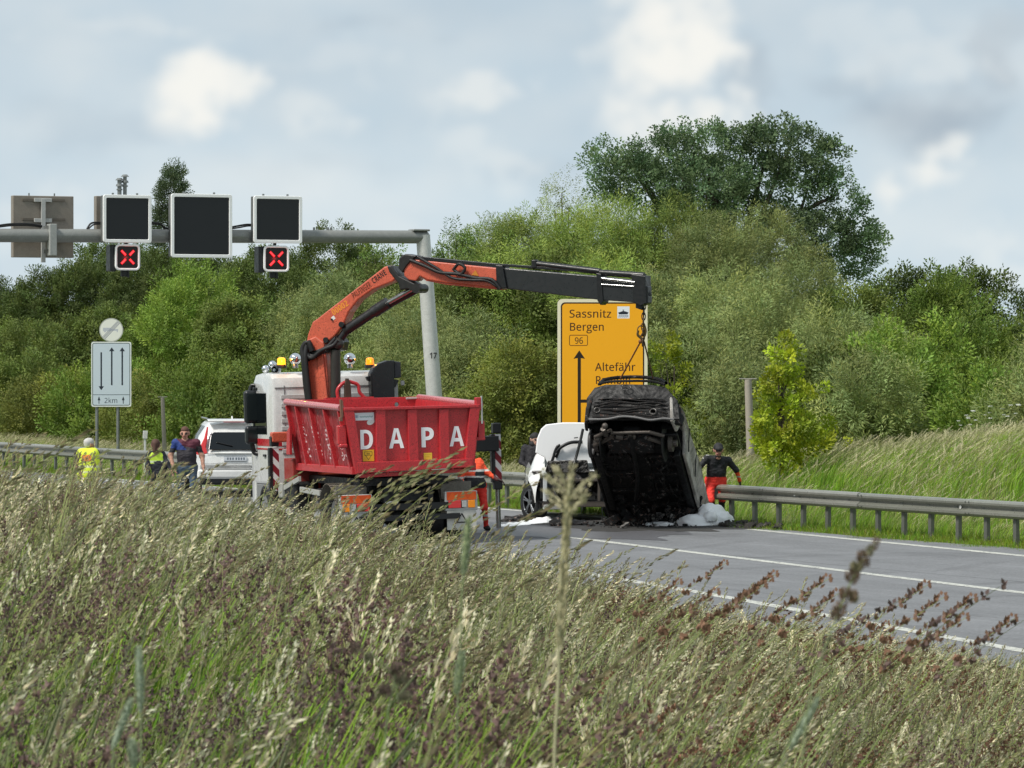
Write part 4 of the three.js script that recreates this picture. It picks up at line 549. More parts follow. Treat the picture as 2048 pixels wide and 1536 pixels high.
{
  const spots = [ // column of the middle, row of the top, half width (photo pixels), metres behind the rail, kind
    [35, 592, 95, 26, 'dark'], [135, 548, 105, 27, 'dark'], [240, 506, 110, 30, 'dark'], [335, 512, 105, 27, 'dark'], [440, 520, 110, 30, 'dark'], [545, 500, 110, 28, 'dark'], [655, 490, 105, 31, 'dark'], [735, 522, 80, 26, 'dark'],
    [60, 672, 105, 15, 'mid'], [180, 628, 100, 15, 'mid'], [280, 640, 85, 14, 'bright'], [395, 562, 120, 15, 'bright'], [515, 604, 105, 14, 'mid'], [610, 598, 95, 15, 'willow'], [705, 572, 100, 15, 'willow'], [790, 540, 90, 17, 'mid'], [868, 560, 85, 15, 'willow'],
    [25, 742, 90, 8, 'mid'], [115, 752, 80, 8, 'olive'], [215, 735, 80, 8, 'bright'], [300, 768, 75, 7, 'olive'], [385, 748, 70, 6.5, 'bright'], [470, 742, 80, 8, 'mid'], [560, 735, 85, 8, 'mid'], [655, 712, 85, 8, 'mid'], [760, 668, 95, 9, 'willow'], [855, 640, 90, 9, 'willow'],
    [985, 440, 85, 30, 'willowGreen'], [1065, 434, 85, 32, 'willowGreen'], [1160, 425, 80, 28, 'willowGreen'], [1250, 412, 90, 28, 'willowGreen'], [1350, 408, 95, 30, 'willowGreen'], [1430, 440, 90, 27, 'willow'], [1520, 424, 90, 30, 'willow'], [1610, 512, 85, 26, 'willow'], [1690, 585, 80, 24, 'mid'],
    [1800, 545, 75, 26, 'dark'], [1885, 548, 80, 24, 'bright'], [1965, 548, 80, 30, 'dark'], [2050, 640, 75, 28, 'dark'],
    [945, 520, 90, 15, 'mid'], [1030, 505, 95, 16, 'willowGreen'], [1120, 500, 90, 17, 'mid'], [1215, 520, 95, 15, 'willowGreen'], [1320, 545, 100, 16, 'willow'], [1430, 555, 105, 15, 'willow'], [1545, 590, 105, 15, 'willow'], [1655, 628, 95, 14, 'willow'], [1745, 655, 85, 13, 'willow'], [2030, 705, 75, 14, 'willow'], [-75, 640, 110, 22, 'dark'], [-70, 760, 90, 9, 'mid'], [-190, 690, 120, 16, 'mid'], [2150, 660, 95, 24, 'dark'], [2160, 730, 90, 12, 'willow'], [2270, 720, 110, 18, 'mid'],
    [930, 660, 80, 9, 'willow'], [1010, 690, 80, 7, 'olive'], [1085, 720, 75, 8, 'olive'], [1330, 690, 70, 8, 'mid'], [1410, 700, 80, 9, 'willow'], [1475, 730, 70, 8, 'willow'], [1640, 715, 85, 9, 'mid'], [1720, 730, 80, 9, 'willow'], [1800, 680, 90, 11, 'bright'], [1900, 640, 105, 13, 'bright'], [1985, 730, 75, 11, 'bright'], [2075, 740, 70, 9, 'willow']];
  for (const [px, top, hw, back, kind] of spots) {
    const d = depthBehindRail(px, back), X = (px - 1024) / F * d, [u, w] = toUW(X, d), y0 = terrainY(u, w), H = EYE - (top - HORIZON) / F * d - y0 - .35, R = hw / F * d * 1.12;
    const r = mulberry(px * 7 + top), tall = back > 20; growTree(tall ? kind.startsWith('willow') ? 'willow_tree' : 'broadleaf_tree' : kind === 'willow' || kind === 'willowGreen' ? 'willow_bush' : 'leafy_bush', kind, V(X, y0, -d), bushLobes(H, R, r, Math.round(8 + H / R * 3), tall ? .3 : .02), H * .8, { bush: !tall, dens: tall ? .8 : 1, tone: .76 + .46 * r(), label: tall && !kind.startsWith('willow') ? (kind === 'bright' ? 'fresh green treetop between two dark treetops behind the bright bushes' : undefined) : undefined });
  }
  // the loose tree by the mast, a feathery one, the slim poplar, the maple and the big poplar: crowns read lobe by lobe
  const fromPixels = (name, kind, px0, back, list, opts = {}) => { const d = depthBehindRail(px0, back), X = (px0 - 1024) / F * d, [u, w] = toUW(X, d), y0 = terrainY(u, clamp(w, -60, 0)), k = d / F; const lq = opts.lobe || 1, lobes = list.map(([x, y, rx, ry], i) => [(x - px0) * k, EYE - (y + (opts.drop || 0) - HORIZON) * k - y0, (i % 3 - 1) * rx * k * .5, rx * k * lq, ry * k * lq, Math.min(rx, ry * 1.6) * k * lq]); const pt = (x, y) => V((x - px0) * k, EYE - (y - HORIZON) * k - y0, 0); return growTree(name, kind, V(X, y0, -d), lobes, Math.max(...lobes.map((l) => l[1])), { ...opts, branches: (opts.branches || []).map(([a, b, e, f, wd]) => [pt(a, b), pt(e, f), wd * k]) }); };
  fromPixels('loose_tree', 'cherry', 905, 24, [[893, 492, 10, 22], [915, 478, 12, 20], [932, 472, 9, 16], [880, 500, 8, 12], [905, 520, 26, 30], [930, 505, 18, 22], [895, 560, 34, 40], [935, 550, 28, 34]], { scale: .8 });
  fromPixels('loose_tree', 'cherry', 765, 24, [[745, 505, 9, 22], [765, 498, 8, 18], [783, 512, 12, 20], [722, 520, 12, 14], [755, 540, 34, 26], [790, 545, 24, 26]], { scale: .8, label: 'thin upright twigs of a tree rising over the crane boom', group: undefined });
  fromPixels('feathery_tree', 'birch', 1130, 34, [[1122, 385, 22, 28], [1140, 410, 34, 36], [1105, 420, 26, 34], [1165, 430, 30, 34], [1125, 460, 44, 40]], { scale: .9 });
  fromPixels('columnar_poplar', 'column', 345, 130, [[352, 350, 14, 16], [347, 368, 19, 20], [342, 390, 22, 24], [340, 415, 20, 26], [335, 440, 18, 24], [332, 470, 22, 30], [332, 510, 24, 36]], { trunk: .25 });
  fromPixels('young_maple', 'maple', 1560, 3.5, [[1576, 688, 9, 14], [1568, 708, 15, 14], [1584, 722, 10, 10], [1556, 738, 18, 15], [1576, 752, 13, 12], [1548, 768, 17, 13], [1572, 782, 14, 12], [1622, 782, 15, 9], [1604, 798, 16, 9], [1546, 806, 15, 14], [1574, 818, 18, 12], [1532, 832, 14, 11], [1560, 846, 24, 14], [1604, 846, 18, 9], [1590, 866, 34, 13], [1636, 866, 22, 9], [1665, 878, 20, 8], [1528, 874, 18, 14], [1552, 890, 30, 14], [1610, 888, 34, 11], [1545, 910, 24, 14], [1580, 912, 30, 12], [1565, 930, 26, 12], [1620, 904, 26, 10]], { scale: .55, dens: 2.4, trunk: .05, gap: -.9 });
  fromPixels('young_maple', 'maple', 1345, 7, [[1325, 690, 16, 20], [1340, 745, 18, 26], [1360, 790, 18, 20], [1372, 830, 20, 18], [1395, 862, 26, 12], [1345, 850, 26, 24], [1310, 720, 18, 18]], { scale: .62, dens: 1.1, trunk: .05, tone: .62, label: 'yellow-green leafy sapling beside the lifted wreck' });
  fromPixels('big_poplar', 'poplar', 1450, 62, [[1215, 322, 48, 38], [1250, 352, 60, 46], [1330, 318, 70, 50], [1300, 372, 80, 50], [1405, 300, 72, 50], [1400, 372, 95, 60], [1490, 298, 70, 50], [1560, 282, 58, 38], [1600, 302, 55, 40], [1500, 360, 100, 56], [1590, 345, 70, 40], [1645, 322, 42, 34], [1462, 425, 90, 44], [1380, 420, 70, 44], [1665, 385, 52, 26], [1690, 400, 34, 22], [1590, 430, 40, 22], [1640, 470, 60, 40], [1700, 470, 48, 38], [1690, 520, 52, 40], [1735, 490, 34, 36], [1650, 520, 44, 44], [1700, 560, 36, 26], [1560, 470, 60, 40]], { scale: .9, dens: .88, lobe: .9, gap: -.45, drop: 10, trunk: .6, branches: [[1470, 640, 1550, 475, 11], [1550, 475, 1600, 425, 8], [1600, 425, 1668, 392, 6], [1560, 468, 1640, 440, 4], [1600, 425, 1615, 380, 4], [1530, 515, 1660, 478, 5], [1470, 640, 1440, 420, 11], [1440, 420, 1400, 330, 7], [1440, 420, 1510, 330, 7]] });
}
// ---------------------------------------------------------------- cars
function loft(stations) { // stations: [z, halfWidth, bottom, belt, roof, roofHalfWidth]; returns a surface S(z, t, side) and its mesh
  const prof = ([z, W, b, belt, roof, wr]) => [[0, b], [W * .8, b], [W * .965, b + .1], [W, b + .3], [W * .995, belt - .1], [W * .965, belt], [(W * .965 + wr) / 2 + .015, (belt + roof) / 2], [wr, Math.max(roof - .1, belt + .01)], [wr * .88, roof - .025], [wr * .5, roof + .004], [0, roof + .012]];
  const st = (z) => { let i = 0; while (i < stations.length - 2 && z < stations[i + 1][0]) i++; const a = stations[i], b = stations[i + 1], t = clamp((z - a[0]) / (b[0] - a[0])); return a.map((v, k) => lerp(v, b[k], t)); };
  const S = (z, t, side = 1) => { const p = prof(st(z)), f = clamp(t) * (p.length - 1), i = Math.min(p.length - 2, Math.floor(f)), k = f - i; return V(side * lerp(p[i][0], p[i + 1][0], k), lerp(p[i][1], p[i + 1][1], k), z); };
  const zs = []; for (let i = 0; i < stations.length - 1; i++) for (let k = 0; k < 3; k++) zs.push(lerp(stations[i][0], stations[i + 1][0], k / 3)); zs.push(stations[stations.length - 1][0]);
  const mesh = () => { const n = 30, one = (s) => sheet(n, zs.length - 1, (a, b) => S(zs[Math.round(b * (zs.length - 1))], a, s)); const cap = (z) => { const g = []; for (const s of [-1, 1]) g.push(sheet(n, 1, (a, b) => { const p = S(z, a, s); return b ? p : V(0, p.y, z); })); return g; }; return [one(1), one(-1), ...cap(zs[0]), ...cap(zs[zs.length - 1])].map((g) => toCreasedNormals(g, .55)); };
  const patch = (z0, z1, t0, t1, s, off = .006, n = 8) => { const g = sheet(n, n, (a, b) => S(lerp(z0, z1, a), lerp(t0, t1, b), s)); const p = g.attributes.position, q = g.attributes.normal; for (let i = 0; i < p.count; i++) { const sg = Math.sign(q.getX(i) * s + q.getY(i)) || 1; p.setXYZ(i, p.getX(i) + q.getX(i) * sg * off, p.getY(i) + q.getY(i) * sg * off, p.getZ(i) + q.getZ(i) * sg * off); } return g; };
  return { S, mesh, patch };
}
function carWheel(parent, x, y, z, r, w, side, spokeMat) {
  const g = sub('wheel', parent); g.position.set(x, y, z);
  const prof = [[r * .68, -w / 2], [r * .93, -w / 2], [r, -w * .32], [r, w * .32], [r * .93, w / 2], [r * .68, w / 2], [r * .66, 0], [r * .68, -w / 2]];
  part('tyre', [place(new THREE.LatheGeometry(prof.map((p) => new THREE.Vector2(...p)), 36), 0, 0, 0, 0, 0, Math.PI / 2)], M.rubber, g);
  const sp = []; for (let i = 0; i < 5; i++) for (const o of [-.13, .13]) { const a = i * 1.2566 + o; sp.push(bar(V(side * w * .42, Math.cos(a - o * .6) * r * .12, Math.sin(a - o * .6) * r * .12), V(side * w * .46, Math.cos(a) * r * .64, Math.sin(a) * r * .64), r * .05, 6, r * .045)); }
  sp.push(place(new THREE.TorusGeometry(r * .66, r * .035, 8, 36), side * w * .44, 0, 0, 0, Math.PI / 2), place(cyl(r * .15, r * .15, .04, 14), side * w * .43, 0, 0, 0, 0, Math.PI / 2));
  part('rim', sp, spokeMat, g); part('brake_disc', [place(cyl(r * .42, r * .42, .03, 20), side * w * .1, 0, 0, 0, 0, Math.PI / 2), place(cyl(r * .64, r * .64, .02, 20), -side * w * .1, 0, 0, 0, 0, Math.PI / 2)], M.dark, g); return g;
}
{ // white estate car parked by the rail, seen from behind
  const [u, w, d] = onRoad(446, 988), t = thing('parked_car', 'white off-road car parked at the guard rail seen from behind', 'car', V((457 - 1024) / F * d, roadY(u, w), -d), .13); t.scale.setScalar(1.04);
  const L = loft([[2.3, .80, .42, .74, .78, .68], [2.27, .90, .34, .95, .99, .70], [2.18, .935, .30, 1.03, 1.08, .66], [2.1, .94, .28, 1.06, 1.24, .64], [1.98, .945, .27, 1.08, 1.48, .62], [1.84, .95, .26, 1.08, 1.66, .61], [1.6, .95, .26, 1.06, 1.72, .62], [.5, .95, .26, 1.02, 1.75, .64], [-.3, .95, .26, 1.0, 1.72, .63], [-.7, .95, .26, .99, 1.55, .62], [-1.15, .95, .26, .98, 1.12, .68], [-1.7, .94, .26, .92, 1.02, .72], [-2.15, .9, .3, .82, .92, .7], [-2.32, .75, .4, .7, .74, .6]]);
  part('body', L.mesh(), M.carWhite, t);
  part('rear_window', [plate([[-.60, 1.13], [.60, 1.13], [.54, 1.50], [.47, 1.57], [-.47, 1.57], [-.54, 1.50]], .02, .006).rotateX(-.46).translate(0, .06, 2.755)], M.glass, t);
  part('roof_spoiler', [rbox(1.2, .05, .3, .02, 0, 1.735, 1.86, .1)], M.carWhite, t); part('brake_lamp', [rbox(.5, .02, .02, .006, 0, 1.70, 2.01)], mat([.3, .02, .02], .3, { grime: false }), t); part('wiper', [bar(V(-.05, 1.16, 2.25), V(-.42, 1.24, 2.2), .012, 6)], M.black, t);
  for (const s of [-1, 1]) { part('tail_lamp', [plate([[.62, .98], [.86, .93], [.90, 1.02], [.80, 1.14], [.70, 1.34], [.635, 1.60], [.60, 1.60], [.625, 1.3], [.66, 1.12]].map(([x, y]) => [x * s, y]), .12, .02).rotateX(-.22).translate(0, .02, 2.42)], M.tailRed, t); part('side_window', [L.patch(1.5, .65, .53, .69, s), L.patch(.55, -.35, .53, .69, s)], M.glass, t); part('roof_rail', [bar(V(s * .58, 1.77, 1.5), V(s * .6, 1.78, -.3), .022, 8)], M.steel, t); part('reflector', [rbox(.16, .05, .02, .008, s * .66, .52, 2.31)], M.tailRed, t); part('door_mirror', [rbox(.22, .16, .12, .05, s * 1.02, 1.08, -.6)], M.carWhite, t); carWheel(t, s * .84, .36, 1.35, .36, .24, s, M.steel); carWheel(t, s * .84, .36, -1.4, .36, .24, s, M.steel); }
  part('tailgate_seam', [box(1.3, .012, .01, 0, .99, 2.285), box(1.5, .012, .01, 0, .62, 2.31)], M.grey, t); part('tailgate_strip', [rbox(.92, .035, .03, .01, 0, .985, 2.29)], M.lightGrey, t);
  part('licence_plate', [rbox(.52, .12, .015, .004, 0, .87, 2.31)], mat('#ffffff', .5, { map: canvasTex(256, 64, (c) => { c.fillStyle = '#cfd3d8'; c.fillRect(0, 0, 256, 64); c.fillStyle = '#3b4350'; c.fillRect(0, 0, 256, 5); c.fillRect(0, 59, 256, 5); c.fillStyle = '#6a727c'; for (let i = 0; i < 7; i++) c.fillRect(36 + i * 29 + (i > 2 ? 8 : 0), 18, 18, 30); }) }), t, { keepUV: true });
  part('rear_bumper', [rbox(1.72, .2, .14, .05, 0, .52, 2.26)], M.carWhite, t); part('bumper_skirt', [rbox(1.6, .16, .12, .04, 0, .36, 2.24)], M.blackPlastic, t); part('aerial', [plate([[0, 0], [.14, 0], [.1, .07]], .03, .008).rotateY(Math.PI / 2).translate(0, 1.76, 1.3)], M.carWhite, t);
}
{ // white car with stripped burnt front and raised bonnet
  const turn = Math.PI + .02, [u, w, d] = onRoad(1067, 1042), t = thing('damaged_car', 'white car with burnt-out stripped front and raised white bonnet', 'car', V((1067 - 1024) / F * d, roadY(u, w), -d), turn); t.translateX(-.86); t.translateZ(1.38);
  const L = loft([[2.32, .8, .42, .8, .85, .68], [2.2, .93, .3, 1.05, 1.15, .66], [1.9, .95, .28, 1.06, 1.55, .62], [1.5, .96, .27, 1.05, 1.66, .62], [.4, .96, .27, 1.02, 1.68, .64], [-.3, .96, .27, 1.0, 1.62, .64], [-.62, .96, .27, 1.0, 1.3, .66], [-.88, .96, .27, 1.0, 1.04, .74], [-.92, .95, .3, .98, 1.0, .76]]);
  part('body', L.mesh(), M.carWhite, t); for (const s of [-1, 1]) { part('side_window', [L.patch(1.5, .6, .53, .68, s), L.patch(.5, -.3, .53, .68, s)], M.glass, t); carWheel(t, s * .86, .385, 1.4, .385, .25, s, M.steel); carWheel(t, s * .84, .385, -1.38, .385, .25, s, mat('#7d8288', .4, { metalness: .6 })).rotation.y = .5; }
  part('windscreen', [sheet(8, 4, (a, b) => V(lerp(-.62, .62, a), lerp(1.08, 1.58, b), lerp(-.92, -.36, b)))], mat('#3c4346', .3), t);
  // front wings: the near one still white, the other scorched
  const wing = (s) => plate([[-.9, .34], [-.9, .98], [-1.3, 1.0], [-1.75, .95], [-1.98, .86], [-2.02, .60], [-2.0, .32], [-1.84, .30], [-1.82, .44], [-1.74, .60], [-1.58, .74], [-1.38, .79], [-1.18, .74], [-1.02, .60], [-.96, .42], [-.95, .34]].map(([z, y]) => [-z, y]), .06, .015).rotateY(Math.PI / 2).translate(s * .94, 0, 0);
  part('front_wing', [sheet(16, 8, (a, b) => { const z = lerp(-.9, -1.95, a), arch = .385 + Math.sqrt(Math.max(.0, .46 * .46 - (z + 1.38) ** 2)) * .98, x0 = .97 - .14 * smooth(-1.45, -2, z), k = b * Math.PI / 2, top = 1.0 - .07 * smooth(-1.4, -2, z); return V(lerp(.68, x0, Math.cos(k)), lerp(Math.min(arch, top - .05), top, Math.sin(k)), z); })], M.carWhite, t); part('front_wing', [wing(-1)], M.char, t, { label: 'scorched grey front wing' });
  part('wing_edge', [rbox(.09, .74, .06, .02, .64, .62, -1.92), rbox(.1, .1, .5, .04, .66, .97, -1.75)], mat('#c9cfd3', .5), t); part('scorched_wing_top', [rbox(.26, .05, .5, .02, .76, .99, -1.35)], M.ash, t); for (const s of [-1, 1]) part('wheel_housing', [place(new THREE.CylinderGeometry(.43, .43, .5, 24, 1, true, 0, Math.PI), s * .66, .4, -1.38, 0, 0, Math.PI / 2)], M.soot, t);
  part('engine_bay', [box(1.5, .5, .04, 0, .75, -.96), box(.04, .5, 1.0, .72, .72, -1.45), box(.04, .5, 1.0, -.72, .72, -1.45), box(1.5, .04, 1.0, 0, .4, -1.45)], M.soot, t);
  { const g = []; const r = mulberry(4); for (let i = 0; i < 34; i++) g.push(rbox(.08 + r() * .24, .06 + r() * .2, .08 + r() * .2, .02, (r() - .5) * 1.3, .48 + r() * .36, -1.2 - r() * .55, r(), r(), r())); part('engine', g, M.char, t, { kind: 'stuff' }); }
  part('radiator_frame', [beam(V(-.74, .84, -1.86), V(.74, .84, -1.86), .05, .05), beam(V(-.7, .36, -1.9), V(.7, .36, -1.9), .1, .12), beam(V(-.45, .36, -1.88), V(-.45, .84, -1.86), .05, .05), beam(V(.45, .36, -1.88), V(.45, .84, -1.86), .05, .05)], M.burntSteel, t);
  part('crash_bar', [rbox(.5, .1, .08, .02, .42, .3, -1.98), beam(V(.55, .55, -1.6), V(.6, .5, -2.05), .08, .1)], mat('#98999a', .6), t);
  part('scuttle_panel', [plate([[-.3, 0], [.62, 0], [.56, .24], [-.24, .26]], .05, .01).rotateX(-.3).translate(0, .98, -1.02)], M.ash, t);
  part('hanging_hose', [tube([V(.2, .9, -1.7), V(.1, .72, -1.9), V(-.05, .6, -1.95), V(-.2, .7, -1.9)], .025), tube([V(.5, .8, -1.8), V(.42, .55, -1.98), V(.3, .42, -2.0)], .02)], M.rubber, t);
  const P = (px, py, z = -.8) => { const q = hit(t, 'z', z, px, py); return [q.x, q.y]; }, P3 = (px, py, z = -.8) => V(...P(px, py, z), z);
  part('bonnet', [plate([[1071, 905], [1074, 878], [1082, 858], [1092, 849], [1125, 845], [1160, 845], [1215, 848], [1222, 905], [1205, 936], [1150, 930], [1098, 932], [1090, 916]].map((p) => P(...p)), .06, .02).translate(0, 0, -.8)], mat('#f7f8f9', .5, { grime: false }), t);
  part('bonnet_hinge', [tube([P3(1090, 948, -.86), P3(1104, 922, -.9), P3(1112, 898, -.9), P3(1118, 890, -.9), P3(1119, 897, -.88), P3(1112, 915, -.86)], .03), tube([P3(1112, 905, -.9), P3(1124, 893, -.92), P3(1142, 885, -.92), P3(1165, 884, -.92)], .035), tube([P3(1166, 858, -1.0), P3(1160, 885, -1.05), P3(1152, 915, -1.1), P3(1146, 936, -1.2)], .03), tube([P3(1148, 876, -.9), P3(1156, 875, -.9)], .012, 8, 6)], M.black, t);
}
// the burnt wreck hanging by its tail, nose on the road
const wreck = thing('burnt_car', 'burnt-out black car wreck lifted by its tail with its nose on the road', 'car', V(0, 0, 0));
{
  const t = wreck; t.rotation.order = 'YXZ'; t.rotation.set(-.56, -.205, 0); t.updateMatrixWorld(true); t.position.copy(at(1256, 846, 84.2)).sub(V(0, .34, 2.06).applyEuler(t.rotation)); t.updateMatrixWorld(true);
  const R = (px, py, z = 2.08) => { const q = hit(t, 'z', z, px, py); return [q.x, q.y]; }, R3 = (px, py, z = 2.08) => V(...R(px, py, z), z), U3 = (px, py, y = .26) => { const q = hit(t, 'y', y, px, py); return V(q.x, y, q.z); };
  const grey = mat('#ffffff', .75, { map: noiseTex(512, (x, y) => { const n = fb(x, y, 6, 61), m = fb(x, y, 40, 63), v = .17 + .09 * n + .07 * m; return [v * 1.02, v, v]; }), bump: .01 });
  const bend = (g) => { const p = g.attributes.position; for (let i = 0; i < p.count; i++) { const x = p.getX(i) / .9, y = p.getY(i); p.setZ(i, p.getZ(i) - .22 * Math.pow(Math.abs(x), 3.2) - .10 * smooth(.75, 1.15, y)); } g.computeVertexNormals(); return g; };
  const fine = (pts, n = 4) => { const o = []; pts.forEach((q, i) => { const e = pts[(i + 1) % pts.length]; for (let k = 0; k < n; k++) o.push([lerp(q[0], e[0], k / n), lerp(q[1], e[1], k / n)]); }); return o; };
  // tail: hatch skin with the badge hole, folded bumper with its holes
  const hatch = [[1176, 788], [1190, 772], [1206, 766], [1240, 763], [1290, 764], [1322, 768], [1340, 778], [1352, 792], [1330, 794], [1252, 797], [1190, 794]];
  part('tailgate', [bend(plate(fine(hatch).map((p) => R(...p)), .07, .02, [circle(.085, ...R(1252, 775), 20, .055)]).translate(0, 0, 2.05))], grey, t, { label: 'scorched tailgate with round badge hole' });
  for (const q of [[[1184, 779], [1210, 770], [1206, 780], [1190, 789]], [[1297, 770], [1328, 773], [1342, 785], [1318, 790], [1304, 780]]]) part('lamp_recess', [bend(plate(fine(q).map((e) => R(...e)), .02, .004).translate(0, 0, 2.09))], M.soot, t);
  part('tail_backing', [plate([[1172, 792], [1188, 771], [1210, 765], [1250, 764], [1300, 765], [1330, 770], [1354, 796], [1358, 834], [1172, 836]].map((p) => R(...p)), .04, .01).translate(0, 0, 1.985)], M.soot, t);
  const bumper = [[1168, 806], [1172, 792], [1190, 793], [1252, 797], [1330, 794], [1356, 796], [1364, 818], [1360, 834], [1344, 838], [1326, 836], [1300, 840], [1270, 835], [1245, 834], [1215, 838], [1180, 839], [1166, 832]];
  part('rear_bumper', [bend(plate(fine(bumper).map((p) => R(...p)), .1, .025, [circle(.055, ...R(1194, 820), 14, .04), circle(.06, ...R(1306, 823), 14, .045), circle(.06, ...R(1345, 812), 14, .07)]).translate(0, 0, 2.07))], M.char, t);
  const ridge = []; for (let i = 0; i < 6; i++) { const y = 799 + i * 6.4, pts = []; for (let k = 0; k <= 9; k++) pts.push(R3(1186 + k * 16.5, y + 2 * Math.sin(k * 1.3 + i) + (i > 2 ? 1.6 * Math.sin(k * .8) : 0), 2.11)); ridge.push(bend(tube(pts, .014 + .008 * (i % 2), 30, 6))); } part('bumper_fold', ridge, M.char, t, { kind: 'stuff' });
  part('bumper_lower_edge', [tube([R3(1178, 839, 2.1), R3(1215, 838, 2.11), R3(1245, 833, 2.12), R3(1272, 835, 2.12), R3(1300, 840, 2.11), R3(1328, 837, 2.1), R3(1348, 839, 2.08)], .022, 30, 7)], mat('#6d6d6e', .7), t);
  for (const [x, y, rad, z, k] of [[1306, 823, .06, 2.11, 1], [1194, 820, .055, 2.08, 1], [1252, 775, .088, 2.09, .66]]) part('hole_rim', [place(new THREE.TorusGeometry(rad, .011, 6, 18).scale(1, k, 1), ...R3(x, y, z).toArray())], M.ash, t);
  // window frame of the tailgate: what is left of it, an empty loop
  part('rear_window_frame', [tube([R3(1200, 768, 1.9), R3(1208, 760, 1.7), R3(1228, 756, 1.55), R3(1260, 754, 1.5), R3(1295, 755, 1.52), R3(1318, 759, 1.62), R3(1332, 766, 1.85)], .035, 30, 8), tube([R3(1196, 769, 2.0), R3(1215, 764, 1.96), R3(1260, 762, 1.95), R3(1305, 763, 1.96), R3(1330, 769, 2.0)], .025, 24, 7)], M.char, t);
  // floor pan, tunnel, members
  part('tail_cavity', [box(1.66, .06, .7, 0, .95, 1.6), box(1.6, .6, .04, 0, .66, 1.25)], M.soot, t);
  part('floor_pan', [rbox(1.74, .06, 3.2, .03, 0, .44, -.1), rbox(.34, .18, 3.2, .05, 0, .42, .1), box(1.66, .5, .05, 0, .6, -1.75)], M.soot, t);
  for (const s of [-1, 1]) part('sill', [rbox(.14, .16, 2.1, .03, s * .78, .36, -.1)], M.soot, t);
  part('rear_subframe', [bar(U3(1190, 874), U3(1222, 860), .035), bar(U3(1196, 888), U3(1226, 872), .045), bar(U3(1186, 893), U3(1198, 886), .05), bar(U3(1222, 866), U3(1300, 864), .03), bar(U3(1298, 864), U3(1328, 872), .035), bar(U3(1296, 876), U3(1324, 885), .045)], M.burntSteel, t);
  part('suspension_arm', [bar(U3(1206, 858), U3(1212, 870), .05), bar(U3(1232, 872), U3(1246, 874), .06), bar(U3(1255, 870), U3(1270, 874), .05), ball(.075, ...U3(1196, 877).toArray()), ball(.06, ...U3(1210, 852).toArray())], M.burntSteel, t);
  part('exhaust_pipe', [tube([U3(1262, 872, .22), U3(1266, 900, .22), U3(1275, 950, .2), U3(1272, 1000, .2)], .04)], M.soot, t);
  part('fuel_tank', [rbox(.9, .16, .5, .06, -.05, .3, 1.35)], M.char, t);
  for (const [z, w2] of [[.75, 1.5], [.1, 1.6], [-.55, 1.6], [-1.1, 1.5]]) part('cross_member', [beam(V(-w2 / 2, .40, z), V(w2 / 2, .38, z + .05), .09, .07)], M.char, t);
  { const g = [], q = mulberry(77); for (let i = 0; i < 90; i++) { const x = (q() - .5) * 1.5, z = lerp(-1.5, 1.0, q()); g.push(q() < .5 ? rbox(.05 + q() * .2, .03 + q() * .08, .05 + q() * .25, .01, x, .37 + q() * .04, z, q(), q() * 3, q()) : tube([V(x, .4, z), V(x + (q() - .5) * .3, .28 + q() * .1, z - .15), V(x + (q() - .5) * .4, .3 + q() * .12, z - .3 - q() * .3)], .008 + .012 * q(), 8, 5)); } part('underbody_remains', g, M.char, t, { kind: 'stuff' }); }
  // sides: panels with wheel arches, grey with ash on the right
  const side = [[-1.7, .34], [-1.75, .78], [-1.2, .92], [-.6, .98], [.4, 1.0], [1.4, 1.02], [2.0, .98], [2.06, .66], [2.0, .42], [1.66, .4], [1.62, .58], [1.5, .72], [1.3, .77], [1.1, .72], [.98, .58], [.94, .34]];
  const panel = (s) => { const g = plate(side.map(([z, y]) => [-z, y]), .06, .02).rotateY(Math.PI / 2); const p = g.attributes.position; for (let i = 0; i < p.count; i++) { const y = p.getY(i), z = p.getZ(i); p.setX(i, p.getX(i) + s * (.89 + .08 * smooth(1.7, .2, z) - .35 * Math.max(0, (y - .75)) ** 2 - .03 * Math.sin(z * 4 + y * 6) - .1 * smooth(1.7, 2.1, z) - .04 * smooth(.5, .3, y))); } g.computeVertexNormals(); return g; };
  const flankTex = noiseTex(512, (x, y) => { const n = fb(x, y, 5, 81), st = n3(x * 26, y * 3, 4) * .5 + n3(x * 60, y * 5, 9) * .3, m = tile(x, y, 80, 83), v = .60 + .16 * n + .15 * st + .05 * m; return [v * 1.03, v, v * .96]; }); part('side_panel', [panel(1)], mat('#ffffff', .8, { map: flankTex, bump: .006 }), t, { label: 'ash-grey right side', uv: .5 }); part('side_panel', [panel(-1)], M.char, t);
  for (const s of [-1, 1]) { part('wheel_well', [place(new THREE.CylinderGeometry(.42, .42, .3, 24, 1, true, 0, Math.PI), s * .74, .42, 1.3, 0, 0, Math.PI / 2), place(cyl(.42, .42, .02, 24), s * .6, .42, 1.3, 0, 0, Math.PI / 2)], M.soot, t); part('wheel_hub', [place(cyl(.17, .17, .08, 18), s * .72, .36, 1.3, 0, 0, Math.PI / 2), place(cyl(.07, .07, .16, 12), s * .76, .36, 1.3, 0, 0, Math.PI / 2)], M.burntSteel, t);
    part('pillar', [bar(V(s * .8, .98, 1.75), V(s * .6, 1.34, 1.0), .05, 8), bar(V(s * .84, .98, .1), V(s * .62, 1.38, .2), .045, 8), bar(V(s * .82, .96, -.8), V(s * .6, 1.36, -.2), .045, 8)], M.char, t); }
  part('burnt_rim', [place(new THREE.TorusGeometry(.24, .04, 8, 26), -.84, .38, 1.22, 0, Math.PI / 2)], mat('#3a3a3c', .7), t);
  part('roof', [rbox(1.24, .04, 1.5, .02, 0, 1.38, .35)], M.char, t);
  for (const z of [-.1, .83]) part('door_seam', [bar(V(.98, .45, z), V(.95, .98, z - .02), .012, 6)], M.soot, t);
